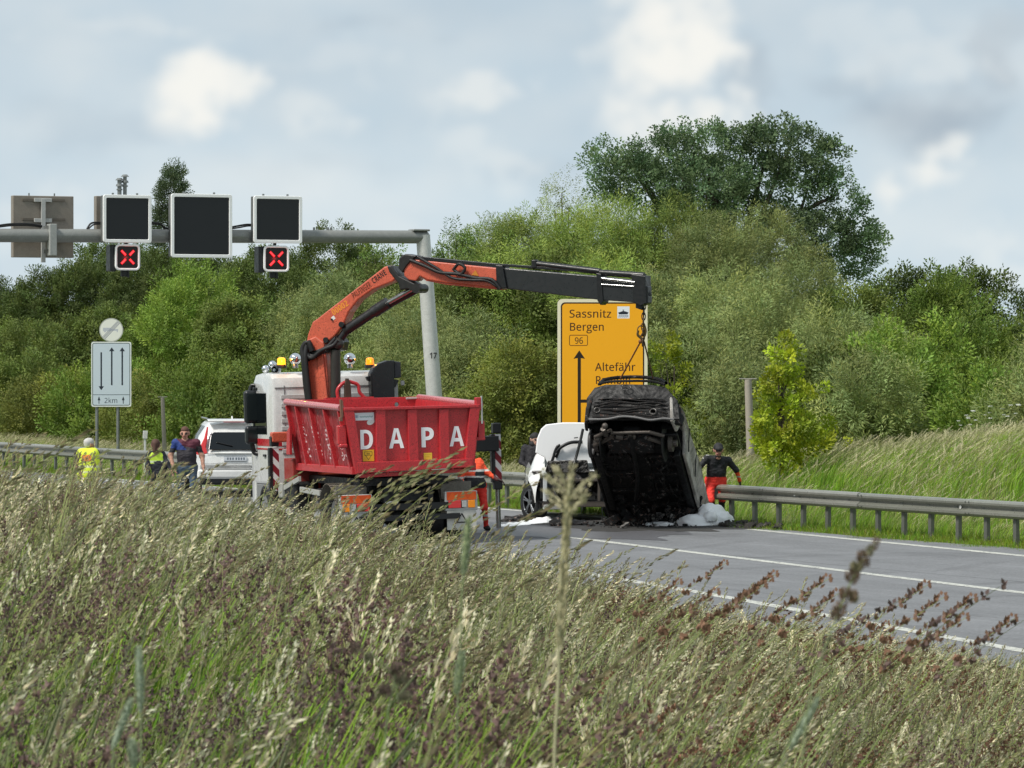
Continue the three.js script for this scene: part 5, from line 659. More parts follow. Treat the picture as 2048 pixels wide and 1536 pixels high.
  // crushed nose with the remains of the engine
  const nose = []; const r = mulberry(12); for (let i = 0; i < 70; i++) nose.push(rbox(.08 + r() * .3, .05 + r() * .22, .08 + r() * .24, .02, (r() - .5) * 1.75, .1 + r() * .6, -1.2 - r() * .6, r() * 2, r() * 2, r() * 2)); part('crushed_nose', nose, M.char, t, { kind: 'stuff' });
}
{ // what lies around the wreck
  const spot = (px, py, up = 0) => { const [u, w, d] = onRoad(px, py); return V((px - 1024) / F * d, roadY(u, w) + up, -d); };
  const blob = (sx, sy, sz, seed, rough = .3, detail = 4) => { const g = new THREE.IcosahedronGeometry(1, detail), p = g.attributes.position; for (let i = 0; i < p.count; i++) { const v = V(p.getX(i), p.getY(i), p.getZ(i)), k = 1 + rough * (n3(v.x * 1.3 + seed, v.y * 1.3, v.z * 1.3) + .5 * n3(v.x * 3.5 + seed, v.y * 3.5, v.z * 3.5) + .22 * n3(v.x * 9, v.y * 9 + seed, v.z * 9)); p.setXYZ(i, v.x * k * sx, Math.max(-.05, v.y * k * sy), v.z * k * sz); } g.computeVertexNormals(); return toCreasedNormals(g, 2.4); };
  const foamMat = mat('#fafbfc', .95, { grime: false, bump: .006 });
  single('foam_heap', 'heap of white extinguishing foam by the guard rail worker', 'foam', [blob(.36, .42, .42, 3, .10, 6), blob(.45, .22, .42, 8, .14, 6).translate(-.3, 0, .12), blob(.2, .22, .24, 15, .12, 5).translate(.2, .05, .2), blob(.16, .18, .2, 25, .12, 5).translate(-.05, .12, .32)], foamMat, spot(1425, 1049));
  single('foam_strip', 'flat white foam trail beside the lifted wreck', 'foam', [blob(.62, .07, .3, 5, .35), blob(.3, .12, .25, 6, .3).translate(-.42, 0, .1)], foamMat, spot(1370, 1050)).scale.set(1.1, .6, 1);
  { const a = spot(996, 1053), b = spot(1128, 1040), g = sheet(26, 6, (i, j) => V(lerp(0, b.x - a.x, i), .012 + .2 * Math.sin(Math.PI * j) * (.12 + i) * (.7 + .4 * n2(i * 6, j * 3)), lerp(0, b.z - a.z, i) + (j - .5) * 1.3 * (.25 + .75 * Math.sin(Math.PI * Math.min(1, i * .8 + .12))) + .1 * n2(i * 9, j * 4))); single('foam_sheet', 'long low white foam sheet on the asphalt ahead of the damaged car', 'foam', [g], foamMat, a); }
  const lumps = [[1040, 1040, .32, .09], [1022, 1043, .2, .07], [1075, 1043, .2, .06], [1118, 1052, .2, .17], [1150, 1050, .25, .1]]; lumps.forEach(([px, py, s, h], i) => single('burnt_lump', ['flat charred lump by the striped stabiliser leg', 'small charred scrap by the stabiliser foot', 'charred scrap by the damaged car wheel', 'upright charred block standing in the white foam sheet', 'charred lump between the two wrecked cars'][i], 'debris', [blob(s, h, s, 20 + i, .4, 3)], M.char, spot(px, py)));
  single('engine_part', 'rounded grey-brown engine part lying under the wreck', 'debris', [blob(.3, .2, .26, 41, .15), rbox(.2, .06, .12, .02, -.2, .06, .25), ball(.06, -.08, .08, .28)], mat('#4a443d', .8), spot(1275, 1050));
  single('metal_strip', 'short pale metal strip on the asphalt below the engine part', 'debris', [beam(V(-.05, .03, .2), V(.08, .1, -.3), .07, .03)], M.ash, spot(1248, 1057));
  const r = mulberry(8), geos = []; for (let i = 0; i < 190; i++) { const x = lerp(1165, 1400, r()), y = lerp(1040, 1056, r()), p = spot(x, y), s = .02 + .09 * r() * r(); geos.push(place(new THREE.TetrahedronGeometry(s, 0).scale(1, .6, 1.3), p.x, p.y + s * .25, p.z, r() * 3, r() * 3, r() * 3)); }
  const deb = part('ash_debris', geos, M.char, scene); deb.userData = { kind: 'stuff', label: 'scattered ash and burnt scraps on the asphalt under the wreck', category: 'debris' };
  const geos2 = []; for (let i = 0; i < 120; i++) { const x = lerp(1440, 1600, r() * r()), y = lerp(1044, 1054, r()) + (x - 1440) * .055, p = spot(x, y), s = .03 + .07 * r(); geos2.push(place(new THREE.IcosahedronGeometry(s, 0).scale(1.2, .6, 1), p.x, p.y + s * .2, p.z, r() * 3, r() * 3, r() * 3)); }
  const d2 = part('burnt_soil', geos2, mat('#2a2621', 1), scene); d2.userData = { kind: 'stuff', label: 'dark burnt crumbs along the road edge beside the foam heap', category: 'debris' };
  // crumpled scraps at the wreck's right corner
  const sc = thing('crumpled_metal', 'crumpled ash-grey metal scraps between the wreck and the foam heap', 'debris', spot(1372, 1050)); const q = mulberry(3); for (let i = 0; i < 26; i++) { const g = sheet(5, 5, (a, b) => V((a - .5) * (.2 + q() * .1), (b - .5) * (.22 + .1 * q()), .08 * n2(a * 3 + i, b * 3 - i))); part('scrap', [place(g, (q() - .72) * 1.0, .06 + q() * .66 * q(), (q() - .5) * .5, q() * 3, q() * 3, q() * 3)], i % 3 ? M.char : M.ash, sc); }
  // soot on the asphalt
  const stain = (px, py, sx, sz, seed, lift) => { const c = spot(px, py), n = 60, pts = []; for (let i = 0; i < n; i++) { const a = i / n * 6.2832, k = 1 + .22 * n2(Math.cos(a) * 1.6 + seed, Math.sin(a) * 1.6) + .12 * n2(Math.cos(a) * 5 + seed, Math.sin(a) * 5); pts.push(new THREE.Vector2(Math.cos(a) * sx * k, Math.sin(a) * sz * k)); } const g = new THREE.ShapeGeometry(new THREE.Shape(pts)).rotateX(-Math.PI / 2).rotateY(ROADTURN), p = g.attributes.position; for (let i = 0; i < p.count; i++) { const X = p.getX(i) + c.x, Z = p.getZ(i) + c.z, [u, w] = toUW(X, -Z); p.setXYZ(i, X, roadY(u, w) + lift, Z); } g.computeVertexNormals(); return g; };
  const sootMat = mat('#ffffff', .9, { map: noiseTex(256, (x, y) => { const v = .2 + .07 * fb(x, y, 9, 71) + .06 * tile(x, y, 70, 72); return [v, v * .98, v * .95]; }) });
  struct('road_soot_stain', stain(1275, 1050, 3.4, 1.7, 2, .007), sootMat);
  const wetMat = mat('#ffffff', .45, { map: noiseTex(256, (x, y) => { const v = .36 + .05 * fb(x, y, 9, 75) + .05 * tile(x, y, 70, 76); return [v, v * 1.0, v * 1.04]; }) }); struct('road_wet_patch', stain(1110, 1062, 4.2, 1.5, 5, .005), wetMat);
}
// ---------------------------------------------------------------- people
function fleshOut(bones, cell, blend, pad = .03) { // one skin round tapered capsules: [a, b, ra, rb, tag]
  const lo = V(1e9, 1e9, 1e9), hi = V(-1e9, -1e9, -1e9); for (const [a, b, ra, rb] of bones) { const r = Math.max(ra, rb) + pad; for (const p of [a, b]) { lo.min(V(p.x - r, p.y - r, p.z - r)); hi.max(V(p.x + r, p.y + r, p.z + r)); } }
  const size = Math.max(hi.x - lo.x, hi.y - lo.y, hi.z - lo.z), N = Math.ceil(size / cell) + 4, half = N / 2, c = lo.clone().add(hi).multiplyScalar(.5), scale = half * cell, mc = new MarchingCubes(N, M.black, false, false, 160000), f = mc.field; f.fill(-9);
  const seg = (p, [a, b, ra, rb]) => { const ab = b.clone().sub(a), t = clamp(p.clone().sub(a).dot(ab) / Math.max(ab.lengthSq(), 1e-9)); return p.distanceTo(a.clone().addScaledVector(ab, t)) - lerp(ra, rb, t); };
  const ix = (v, k) => (v - c[k]) / scale * half + half;
  for (const B of bones) { const [a, b, ra, rb] = B, r = Math.max(ra, rb) + blend + cell * 2, e = ['x', 'y', 'z'].map((k) => [Math.max(0, Math.floor(ix(Math.min(a[k], b[k]) - r, k))), Math.min(N - 1, Math.ceil(ix(Math.max(a[k], b[k]) + r, k)))]);
    const abx = b.x - a.x, aby = b.y - a.y, abz = b.z - a.z, l2 = Math.max(abx * abx + aby * aby + abz * abz, 1e-9);
    for (let z = e[2][0]; z <= e[2][1]; z++) for (let y = e[1][0]; y <= e[1][1]; y++) for (let x = e[0][0]; x <= e[0][1]; x++) { const px = (x - half) / half * scale + c.x, py = (y - half) / half * scale + c.y, pz = (z - half) / half * scale + c.z, t = clamp(((px - a.x) * abx + (py - a.y) * aby + (pz - a.z) * abz) / l2), d = Math.hypot(px - a.x - abx * t, py - a.y - aby * t, pz - a.z - abz * t) - lerp(ra, rb, t), i = x + y * N + z * N * N, o = -f[i], h = Math.max(blend - Math.abs(o - d), 0) / blend; f[i] = -(Math.min(o, d) - h * h * blend * .25); } }
  mc.isolation = 0; mc.update(); const n = mc.count, pos = new Float32Array(n * 3), nor = new Float32Array(mc.normalArray.slice(0, n * 3)); for (let i = 0; i < n; i++) { pos[i * 3] = mc.positionArray[i * 3] * scale + c.x; pos[i * 3 + 1] = mc.positionArray[i * 3 + 1] * scale + c.y; pos[i * 3 + 2] = mc.positionArray[i * 3 + 2] * scale + c.z; const l = Math.hypot(nor[i * 3], nor[i * 3 + 1], nor[i * 3 + 2]) || 1; nor[i * 3] /= l; nor[i * 3 + 1] /= l; nor[i * 3 + 2] /= l; }
  const g = new THREE.BufferGeometry(); g.setAttribute('position', new THREE.BufferAttribute(pos, 3)); g.setAttribute('normal', new THREE.BufferAttribute(nor, 3)); g.userData.nearest = (p) => { let best = 1e9, tag; for (const B of bones) { const d = seg(p, B); if (d < best) { best = d; tag = B; } } return tag; }; return g;
}
const skinMat = new THREE.MeshStandardMaterial({ vertexColors: true, roughness: .75 });
function paint(g, fn) { const p = g.attributes.position, c = new Float32Array(p.count * 3), v = V(0, 0, 0); for (let i = 0; i < p.count; i++) { v.set(p.getX(i), p.getY(i), p.getZ(i)); const q = fn(v, g.userData.nearest(v)); c[i * 3] = q[0]; c[i * 3 + 1] = q[1]; c[i * 3 + 2] = q[2]; } g.setAttribute('color', new THREE.BufferAttribute(c, 3)); return g; }
function hand(at0, dir, palm, thumbSide, curl, r = 1) { // bones of one hand: palm and five bent fingers
  const d = dir.clone().normalize(), n = palm.clone().normalize(), s = d.clone().cross(n).normalize().multiplyScalar(thumbSide), B = [], k = r; const p0 = at0.clone(), p1 = at0.clone().addScaledVector(d, .085 * k);
  for (const o of [-.026, -.009, .009, .026]) B.push([p0.clone().addScaledVector(s, o * .7 * k), p1.clone().addScaledVector(s, o * k), .017 * k, .015 * k, 'hand']);
  [.028, .010, -.009, -.027].forEach((o, i) => { let a = p1.clone().addScaledVector(s, o * k), q = d.clone(), L = [.04, .045, .042, .033][i] * k; for (let j = 0; j < 3; j++) { q = q.clone().multiplyScalar(Math.cos(curl)).addScaledVector(n, Math.sin(curl)).normalize(); const b = a.clone().addScaledVector(q, L * (1 - j * .2)); B.push([a, b, (.0095 - j * .001) * k, (.009 - j * .001) * k, 'hand']); a = b; } });
  let a = p0.clone().addScaledVector(s, .024 * k).addScaledVector(d, .02 * k), q = d.clone().multiplyScalar(.6).addScaledVector(s, .8).normalize(); for (let j = 0; j < 2; j++) { const b = a.clone().addScaledVector(q, .04 * k); B.push([a, b, .012 * k, .0095 * k, 'hand']); a = b; q = q.clone().multiplyScalar(.7).addScaledVector(d, .5).addScaledVector(n, .3 + curl * .4).normalize(); }
  return B;
}
function makePerson(label, pos, J, look, colour, extra) { // J: joints from the feet up, own axes: x right in view, y up, z towards the camera
  const t = thing('person', label, 'person', pos), k = J.k || 1, v = (a) => V(...a).multiplyScalar(k), j = {}; for (const n in J) if (Array.isArray(J[n])) j[n] = v(J[n]);
  const bones = [], add = (a, b, ra, rb, tag) => bones.push([a, b, ra * k, rb * k, tag]); const acr = j.shR.clone().sub(j.shL).normalize(), fat = J.fat || 1;
  const hipC = j.hipL.clone().add(j.hipR).multiplyScalar(.5), shC = j.shL.clone().add(j.shR).multiplyScalar(.5), mid = hipC.clone().lerp(shC, .45);
  add(j.hipL.clone().lerp(hipC, .35), j.hipR.clone().lerp(hipC, .35), .125 * fat, .125 * fat, 'hips'); add(hipC, mid, .15 * fat, .145 * fat, 'torso'); for (const s of [-.5, .5]) { add(mid.clone().addScaledVector(acr, s * .12 * k), shC.clone().addScaledVector(acr, s * .2 * k).addScaledVector(shC.clone().sub(hipC).normalize(), -.08 * k), .13 * fat, .115, 'torso'); add(hipC.clone().addScaledVector(acr, s * .12 * k), mid.clone().addScaledVector(acr, s * .12 * k), .12 * fat, .125 * fat, 'torso'); }
  add(j.shL, j.shR, .075, .075, 'torso'); add(shC, j.neck, .065, .058, 'neck');
  for (const s of ['L', 'R']) { add(j['sh' + s], j['el' + s], .068, .052, 'arm' + s); add(j['el' + s], j['wr' + s], .05, .036, 'fore' + s); add(j['hip' + s], j['kn' + s], .095 * fat, .068, 'thigh' + s); add(j['kn' + s], j['an' + s], .066, .045, 'shin' + s); const toe = j['an' + s].clone().add(V(...(J.toe || [0, 0, 1])).multiplyScalar(.15 * k)); toe.y = j['an' + s].y - .045 * k; add(j['an' + s].clone().add(V(0, -.03 * k, 0)), toe, .05, .042, 'shoe' + s); }
  const raw = fleshOut(bones, .016, .045 * k); { const P = raw.attributes.position, Q = raw.attributes.normal; for (let i = 0; i < P.count; i++) { const x = P.getX(i), y = P.getY(i), z = P.getZ(i), f = .006 * n3(x * 8 + pos.x, y * 13, z * 8) + .003 * n3(x * 18, y * 30, z * 18 + pos.x); P.setXYZ(i, x + Q.getX(i) * f, y + Q.getY(i) * f, z + Q.getZ(i) * f); } raw.computeVertexNormals(); }
  const body = paint(raw, (p, b) => colour(p.clone().divideScalar(k), b ? b[4] : 'torso'));
  // head: skull, jaw, nose, ears
  const up = V(...(look.up || [0, 1, 0])).normalize(), fw = V(...look.face).normalize(), rt = up.clone().cross(fw).normalize(); const h0 = j.neck.clone(), H = (x, y, z) => h0.clone().addScaledVector(rt, x * k).addScaledVector(up, y * k).addScaledVector(fw, z * k), hb = [];
  hb.push([H(0, .13, .01), H(0, .15, -.03), .088 * k, .09 * k, 'head'], [H(0, .06, .045), H(0, .1, .04), .052 * k, .066 * k, 'head'], [H(0, .035, .065), H(0, .05, .05), .032 * k, .045 * k, 'head'], [H(0, .125, .095), H(0, .085, .118), .011 * k, .018 * k, 'nose'], [H(0, -.03, -.005), H(0, .06, 0), .056 * k, .058 * k, 'neckskin'], [H(-.036, .055, .094), H(.036, .055, .094), .009 * k, .009 * k, 'mouth'], [H(-.05, .135, .085), H(.05, .135, .085), .012 * k, .012 * k, 'brow']);
  for (const s of [-1, 1]) hb.push([H(s * .088, .085, -.01), H(s * .094, .125, -.012), .014 * k, .018 * k, 'ear'], [H(s * .034, .112, .089), H(s * .036, .112, .09), .014 * k, .014 * k, 'eye']);
  const head = paint(fleshOut(hb, .006 * k, .02 * k), (p, b) => b[4] === 'eye' ? [.05, .035, .03] : b[4] === 'mouth' ? [.30, .10, .08] : b[4] === 'brow' ? look.brow || [.12, .07, .04] : look.skin || [.42, .23, .16]);
  const hands = []; for (const s of ['L', 'R']) if (J['hand' + s]) { const q = J['hand' + s]; hands.push(paint(fleshOut(hand(j['wr' + s], V(...q.dir), V(...q.palm), q.thumb, q.curl, k * 1.05), .0042, .008), () => q.color || look.skin || [.42, .23, .16])); }
  const m = new THREE.Mesh(mergeGeometries([body, head, ...hands].map((g) => { const o = new THREE.BufferGeometry(); for (const n of ['position', 'normal', 'color']) o.setAttribute(n, g.attributes[n]); return o; })), skinMat); m.name = 'body'; m.castShadow = m.receiveShadow = true; t.add(m);
  const hairB = look.hairBones ? look.hairBones(H, k) : null; if (hairB) { const hg = paint(fleshOut(hairB, .009 * k, .03 * k), () => look.hair); const hm = new THREE.Mesh(hg, skinMat); hm.name = look.hairName || 'hair'; hm.castShadow = true; t.add(hm); }
  if (extra) extra(t, j, k, H, shC, hipC, acr); return t;
}
function shell(bones, cell, blend, fn, name, t, cut) { // clothing laid over the body
  const g = paint(fleshOut(bones, cell, blend), fn); const m = new THREE.Mesh(g, skinMat); m.name = name; m.castShadow = m.receiveShadow = true; t.add(m); return m;
}
const capHair = (r = .098) => (H, k) => [[H(0, .15, -.02), H(0, .165, .0), r * k, r * .96 * k], [H(0, .19, .035), H(0, .17, -.05), .07 * k, .08 * k], [H(0, .1, -.055), H(0, .15, -.05), .07 * k, .08 * k]];
const skin = [.42, .23, .165], NEON = [.72, .86, .05], BLACK = [.012, .013, .016], ORANGE = [.95, .10, .03], DRED = [.85, .045, .03], SILVER = [.62, .62, .58];
const stand = (px, py) => { const [u, w, d] = onRoad(px, py); return V((px - 1024) / F * d, roadY(u, w), -d); };
// the worker by the rail: black jacket, orange trousers, cap
{
  const p = stand(1432, 1045); p.z -= .15;
  makePerson('person in black and orange work clothes and black cap touching the guard rail', p, { k: .97, fat: 1.05, hipL: [-.12, .86, 0], hipR: [.12, .86, 0], knL: [-.10, .45, .2], anL: [-.02, .09, .02], knR: [.13, .46, .06], anR: [.12, .09, -.05], shL: [-.19, 1.30, .22], shR: [.25, 1.26, .14], elL: [-.36, 1.10, .26], wrL: [-.38, .86, .2], elR: [.42, 1.06, .04], wrR: [.5, .84, -.16], neck: [.04, 1.36, .27], toe: [0, 0, 1], handR: { dir: [.1, -.7, -.35], palm: [-.3, -.6, -.2], thumb: 1, curl: .5, color: [.03, .03, .03] }, handL: { dir: [.05, -1, .1], palm: [.9, 0, .2], thumb: 1, curl: .5, color: [.03, .03, .035] } }, { face: [.1, -.15, .95], up: [0, .98, .15], skin: [.46, .25, .18], brow: [.05, .03, .02], hair: [.012, .012, .014], hairName: 'cap', hairBones: (H, k) => [[H(0, .16, -.02), H(0, .17, .0), .1 * k, .1 * k], [H(0, .165, .06), H(0, .155, .13), .055 * k, .05 * k], [H(-.05, .158, .1), H(.05, .158, .1), .03 * k, .03 * k], [H(0, .1, -.05), H(0, .14, -.05), .075 * k, .08 * k]] },
    (q, tag) => { if (tag.startsWith('shoe')) return BLACK; if (tag.startsWith('thigh')) return DRED; if (tag.startsWith('shin')) return BLACK; if (tag === 'hips') return q.y < .93 ? DRED : BLACK; if (tag.startsWith('fore')) return q.y > .91 && q.y < .945 ? SILVER : q.x < 0 ? (q.y < 1.06 ? ORANGE : BLACK) : q.y < 1.02 ? ORANGE : BLACK; if (tag.startsWith('arm')) return q.y > 1.31 && q.y < 1.36 ? SILVER : BLACK; if (tag === 'torso') return q.y > 1.37 && Math.abs(q.x) > .13 && Math.abs(q.x) < .2 ? SILVER : q.y < .92 ? DRED : BLACK; return BLACK; });
}
// the one in the dark hooded coat behind the damaged car
{
  const d = depthBehindRail(1066, -1.0), p = V((1070 - 1024) / F * d, roadY(0, .8), -d);
  makePerson('person in a dark hooded coat standing behind the damaged white car', p, { k: .97, fat: 1.12, hipL: [-.11, .88, 0], hipR: [.11, .88, 0], knL: [-.12, .47, .03], anL: [-.12, .09, 0], knR: [.12, .47, .03], anR: [.12, .09, 0], shL: [-.22, 1.40, 0], shR: [.2, 1.38, .05], elL: [-.30, 1.10, .04], wrL: [-.14, .98, .2], elR: [.24, 1.1, .12], wrR: [.02, 1.0, .22], neck: [-.0, 1.47, .03], handL: { dir: [.8, -.1, .3], palm: [0, -.2, -1], thumb: -1, curl: .5 } }, { face: [.5, -.1, .85], skin: [.45, .27, .2], brow: [.03, .02, .02], hair: [.014, .013, .014], hairName: 'hood', hairBones: (H, k) => [[H(0, .15, -.03), H(0, .17, .0), .105 * k, .1 * k], [H(0, .03, -.06), H(0, .1, -.06), .1 * k, .1 * k], [H(-.07, .02, .0), H(.07, .02, .0), .05 * k, .05 * k]] }, (q, tag) => tag.startsWith('shoe') ? BLACK : tag.startsWith('shin') || tag.startsWith('thigh') ? [.02, .022, .03] : [.013, .012, .016]);
}
// the worker bending behind the truck's tail
{
  const p = stand(952, 1062);
  makePerson('person in orange and black high-visibility suit bending beside the red skip', p, { k: 1.0, fat: 1.08, hipL: [-.14, .88, .12], hipR: [.1, .9, .0], knL: [-.16, .46, .2], anL: [-.16, .09, .1], knR: [.16, .48, .1], anR: [.2, .09, -.12], shL: [-.2, 1.28, -.06], shR: [.06, 1.34, -.16], elL: [-.3, 1.05, .1], wrL: [-.25, .9, .3], elR: [.22, 1.13, -.1], wrR: [.42, 1.0, -.02], neck: [-.12, 1.42, -.2], toe: [.3, 0, .9], handR: { dir: [1, -.3, .1], palm: [0, -1, .2], thumb: 1, curl: .6, color: [.05, .03, .03] } }, { face: [-.7, -.5, -.4], up: [-.3, .9, -.2], skin, hair: [.03, .02, .015], hairBones: capHair() },
    (q, tag) => { if (tag.startsWith('shoe')) return BLACK; if (tag === 'armR') return q.y > 1.2 ? ORANGE : q.y > 1.165 ? SILVER : ORANGE; if (tag === 'foreR') return q.x > .34 ? [.10, .03, .03] : ORANGE; if (tag === 'torso' || tag === 'hips') { if (q.y > 1.2) return ORANGE; if (q.y > 1.16) return SILVER; if (q.y > 1.08) return q.x > -.02 ? BLACK : ORANGE; if (q.y > 1.05) return SILVER; return q.y > .84 ? BLACK : DRED; } if (tag.startsWith('arm') || tag.startsWith('fore')) return q.y > 1.02 && q.y < 1.06 ? SILVER : ORANGE; return q.y > .28 && q.y < .33 ? SILVER : DRED; });
}
// three people on the near lane: grey hair in a vest, dark hair in a vest, one in a blue and maroon shirt
{
  const p = stand(180, 1022);
  makePerson('grey-haired person in a yellow high-visibility vest with orange back panel', p, { k: .98, fat: 1.12, hipL: [-.14, .85, .05], hipR: [.1, .85, .05], knL: [-.16, .45, .12], anL: [-.16, .09, 0], knR: [.12, .45, .14], anR: [.12, .09, 0], shL: [-.24, 1.32, .05], shR: [.14, 1.34, .0], elL: [-.32, 1.06, .12], wrL: [-.2, .88, .24], elR: [.2, 1.06, .02], wrR: [.16, .82, .12], neck: [-.02, 1.41, -.02], handR: { dir: [0, -1, .1], palm: [-.8, 0, .3], thumb: -1, curl: .5 }, handL: { dir: [.3, -.8, .3], palm: [.8, 0, .3], thumb: 1, curl: .5 } }, { face: [.75, -.1, -.5], skin: [.45, .24, .17], brow: [.4, .38, .36], hair: [.50, .49, .47], hairBones: capHair(.1) },
    (q, tag) => tag.startsWith('shoe') ? BLACK : tag.startsWith('fore') ? skin : tag.startsWith('arm') ? q.y > 1.16 ? [.015, .016, .02] : skin : tag.startsWith('thigh') || tag.startsWith('shin') || tag === 'hips' ? [.03, .035, .05] : [.02, .02, .024],
    (t, j, k, H, shC, hipC, acr) => { const B = []; for (const s of [-1, 1]) B.push([hipC.clone().addScaledVector(acr, s * .08).add(V(0, -.02, 0)), shC.clone().addScaledVector(acr, s * .1).add(V(0, -.05, 0)), .19, .165]); B.push([hipC.clone().add(V(0, .1, 0)), shC.clone().add(V(0, -.1, 0)), .19, .18]); B.push([j.shL.clone().lerp(j.shR, .12), j.shR.clone().lerp(j.shL, .12), .095, .095]); shell(B, .016, .05, (q) => { const y = q.y; if (y > 1.12 && y < 1.27 && q.x > -.17 && q.x < .05) return [.95, .26, .04]; if (Math.abs(y - 1.0) < .02 || Math.abs(y - .88) < .02) return [.75, .80, .45]; return NEON; }, 'vest', t); });
  const p2 = stand(314, 1022);
  makePerson('dark-haired person in black clothes and yellow vest bending forward', p2, { k: .97, hipL: [-.02, .88, .02], hipR: [.16, .88, .02], knL: [-.14, .5, .1], anL: [-.2, .09, 0], knR: [.2, .46, .1], anR: [.18, .09, -.1], shL: [-.16, 1.30, .08], shR: [.12, 1.30, .02], elL: [-.22, 1.05, .12], wrL: [-.16, .86, .22], elR: [.24, 1.1, .1], wrR: [.34, .92, .14], neck: [-.03, 1.39, .1], handR: { dir: [.4, -.8, .2], palm: [-.6, -.3, .3], thumb: -1, curl: .5 } }, { face: [.1, -.35, -.9], up: [.05, .95, -.1], skin, brow: [.05, .03, .02], hair: [.075, .035, .024], hairBones: (H, k) => [...capHair(.105)(H, k), [H(0, .12, -.09), H(0, -.04, -.1), .06 * k, .045 * k]] },
    (q, tag) => tag.startsWith('shoe') ? BLACK : [.014, .016, .024], (t, j, k, H, shC, hipC, acr) => { const B = []; for (const s of [-1, 1]) B.push([hipC.clone().addScaledVector(acr, s * .06).add(V(-.03, .16, 0)), shC.clone().addScaledVector(acr, s * .08).add(V(0, -.06, 0)), .135, .125]); shell(B, .016, .05, (q) => Math.abs(q.y - 1.1) < .02 ? [.72, .8, .5] : [.56, .78, .06], 'vest', t); });
  const p3 = stand(372, 1018);
  makePerson('person in a blue and maroon short-sleeved shirt and jeans facing the road', p3, { k: 1.05, fat: 1.12, hipL: [-.10, .9, 0], hipR: [.14, .9, 0], knL: [-.12, .48, .06], anL: [-.12, .09, 0], knR: [.16, .48, .06], anR: [.16, .09, 0], shL: [-.22, 1.42, .03], shR: [.23, 1.42, .03], elL: [-.33, 1.14, .02], wrL: [-.26, .92, .16], elR: [.34, 1.14, .0], wrR: [.38, .88, .1], neck: [-.02, 1.50, .04], handR: { dir: [.05, -1, .15], palm: [-.9, 0, .1], thumb: -1, curl: .4 }, handL: { dir: [.2, -.9, .3], palm: [.9, 0, .1], thumb: 1, curl: .4 } }, { face: [-.1, -.06, 1], skin: [.47, .24, .17], brow: [.08, .04, .03], hair: [.10, .045, .03], hairBones: (H, k) => [[H(0, .165, -.03), H(0, .185, .01), .088 * k, .086 * k], [H(0, .12, -.06), H(0, .15, -.06), .07 * k, .075 * k]] },
    (q, tag) => tag.startsWith('shoe') ? [.05, .04, .04] : tag.startsWith('fore') ? skin : tag.startsWith('arm') ? q.y < 1.2 ? skin : q.x < 0 ? (q.y > 1.3 ? [.014, .04, .19] : [.016, .016, .022]) : q.y > 1.34 ? [.075, .012, .026] : [.02, .018, .022] : tag === 'neck' ? skin : tag.startsWith('thigh') || tag.startsWith('shin') ? [.06, .095, .14] : q.x + (q.y - 1.4) * .9 < -.1 && q.y > 1.27 ? [.014, .04, .19] : q.y + .25 * q.x > 1.34 ? [.085, .012, .028] : q.y > .93 ? [.02, .017, .024] : [.06, .095, .14],
    (t, j, k, H) => { const m = new THREE.Mesh(join([place(new THREE.TorusGeometry(.02, .003, 5, 14), ...H(-.036, .112, .108).toArray()), place(new THREE.TorusGeometry(.02, .003, 5, 14), ...H(.036, .112, .108).toArray()), bar(H(-.015, .114, .112), H(.015, .114, .112), .004, 5), bar(H(.06, .114, .105), H(.095, .12, 0), .004, 5), bar(H(-.06, .114, .105), H(-.095, .12, 0), .004, 5)]), M.black); m.name = 'glasses'; t.add(m); });
}
// ---------------------------------------------------------------- meadow grass
const grassMat = new THREE.MeshPhysicalMaterial({ color: '#ffffff', vertexColors: true, roughness: .8, side: THREE.DoubleSide, transmission: .22, thickness: 0, specularIntensity: .35 });
function strands() { const pos = [], nor = [], col = []; return {
  tri(a, b, c, k) { const n = b.clone().sub(a).cross(c.clone().sub(a)).normalize(); for (const p of [a, b, c]) { pos.push(p.x, p.y, p.z); nor.push(n.x, n.y, n.z); col.push(k[0], k[1], k[2]); } },
  quad(a, b, c, d, k) { this.tri(a, b, c, k); this.tri(a, c, d, k); },
  ribbon(path, w0, w1, k, twist = 0) { const s = V(Math.cos(twist), 0, Math.sin(twist)); for (let i = 0; i < path.length - 1; i++) { const t0 = i / (path.length - 1), t1 = (i + 1) / (path.length - 1), a = lerp(w0, w1, t0) / 2, b = lerp(w0, w1, t1) / 2; this.quad(path[i].clone().addScaledVector(s, -a), path[i].clone().addScaledVector(s, a), path[i + 1].clone().addScaledVector(s, b), path[i + 1].clone().addScaledVector(s, -b), k); } },
  grain(p, d, L, W, k, r) { const up = V(r() - .5, r() - .5, r() + .4).normalize(), w = d.clone().cross(up).normalize(), m = p.clone().addScaledVector(d, L * .45); this.quad(p, m.clone().addScaledVector(w, W / 2), p.clone().addScaledVector(d, L), m.clone().addScaledVector(w, -W / 2), k); },
  done() { const g = new THREE.BufferGeometry(); g.setAttribute('position', new THREE.Float32BufferAttribute(pos, 3)); g.setAttribute('normal', new THREE.Float32BufferAttribute(nor, 3)); g.setAttribute('color', new THREE.Float32BufferAttribute(col, 3)); return g; } }; }
const TAN = [.48, .46, .315], OLIVE = [.28, .305, .155], BROWN = [.185, .165, .095], STEM = [.28, .33, .12], PURPLE = [.155, .105, .095], RUST = [.20, .115, .075], SPIKE = [.20, .235, .135], GREEN = [.12, .235, .022], LIME = [.20, .35, .030], PALE = [.50, .45, .28];
const tint = (k, q) => k.map((v) => v * q);
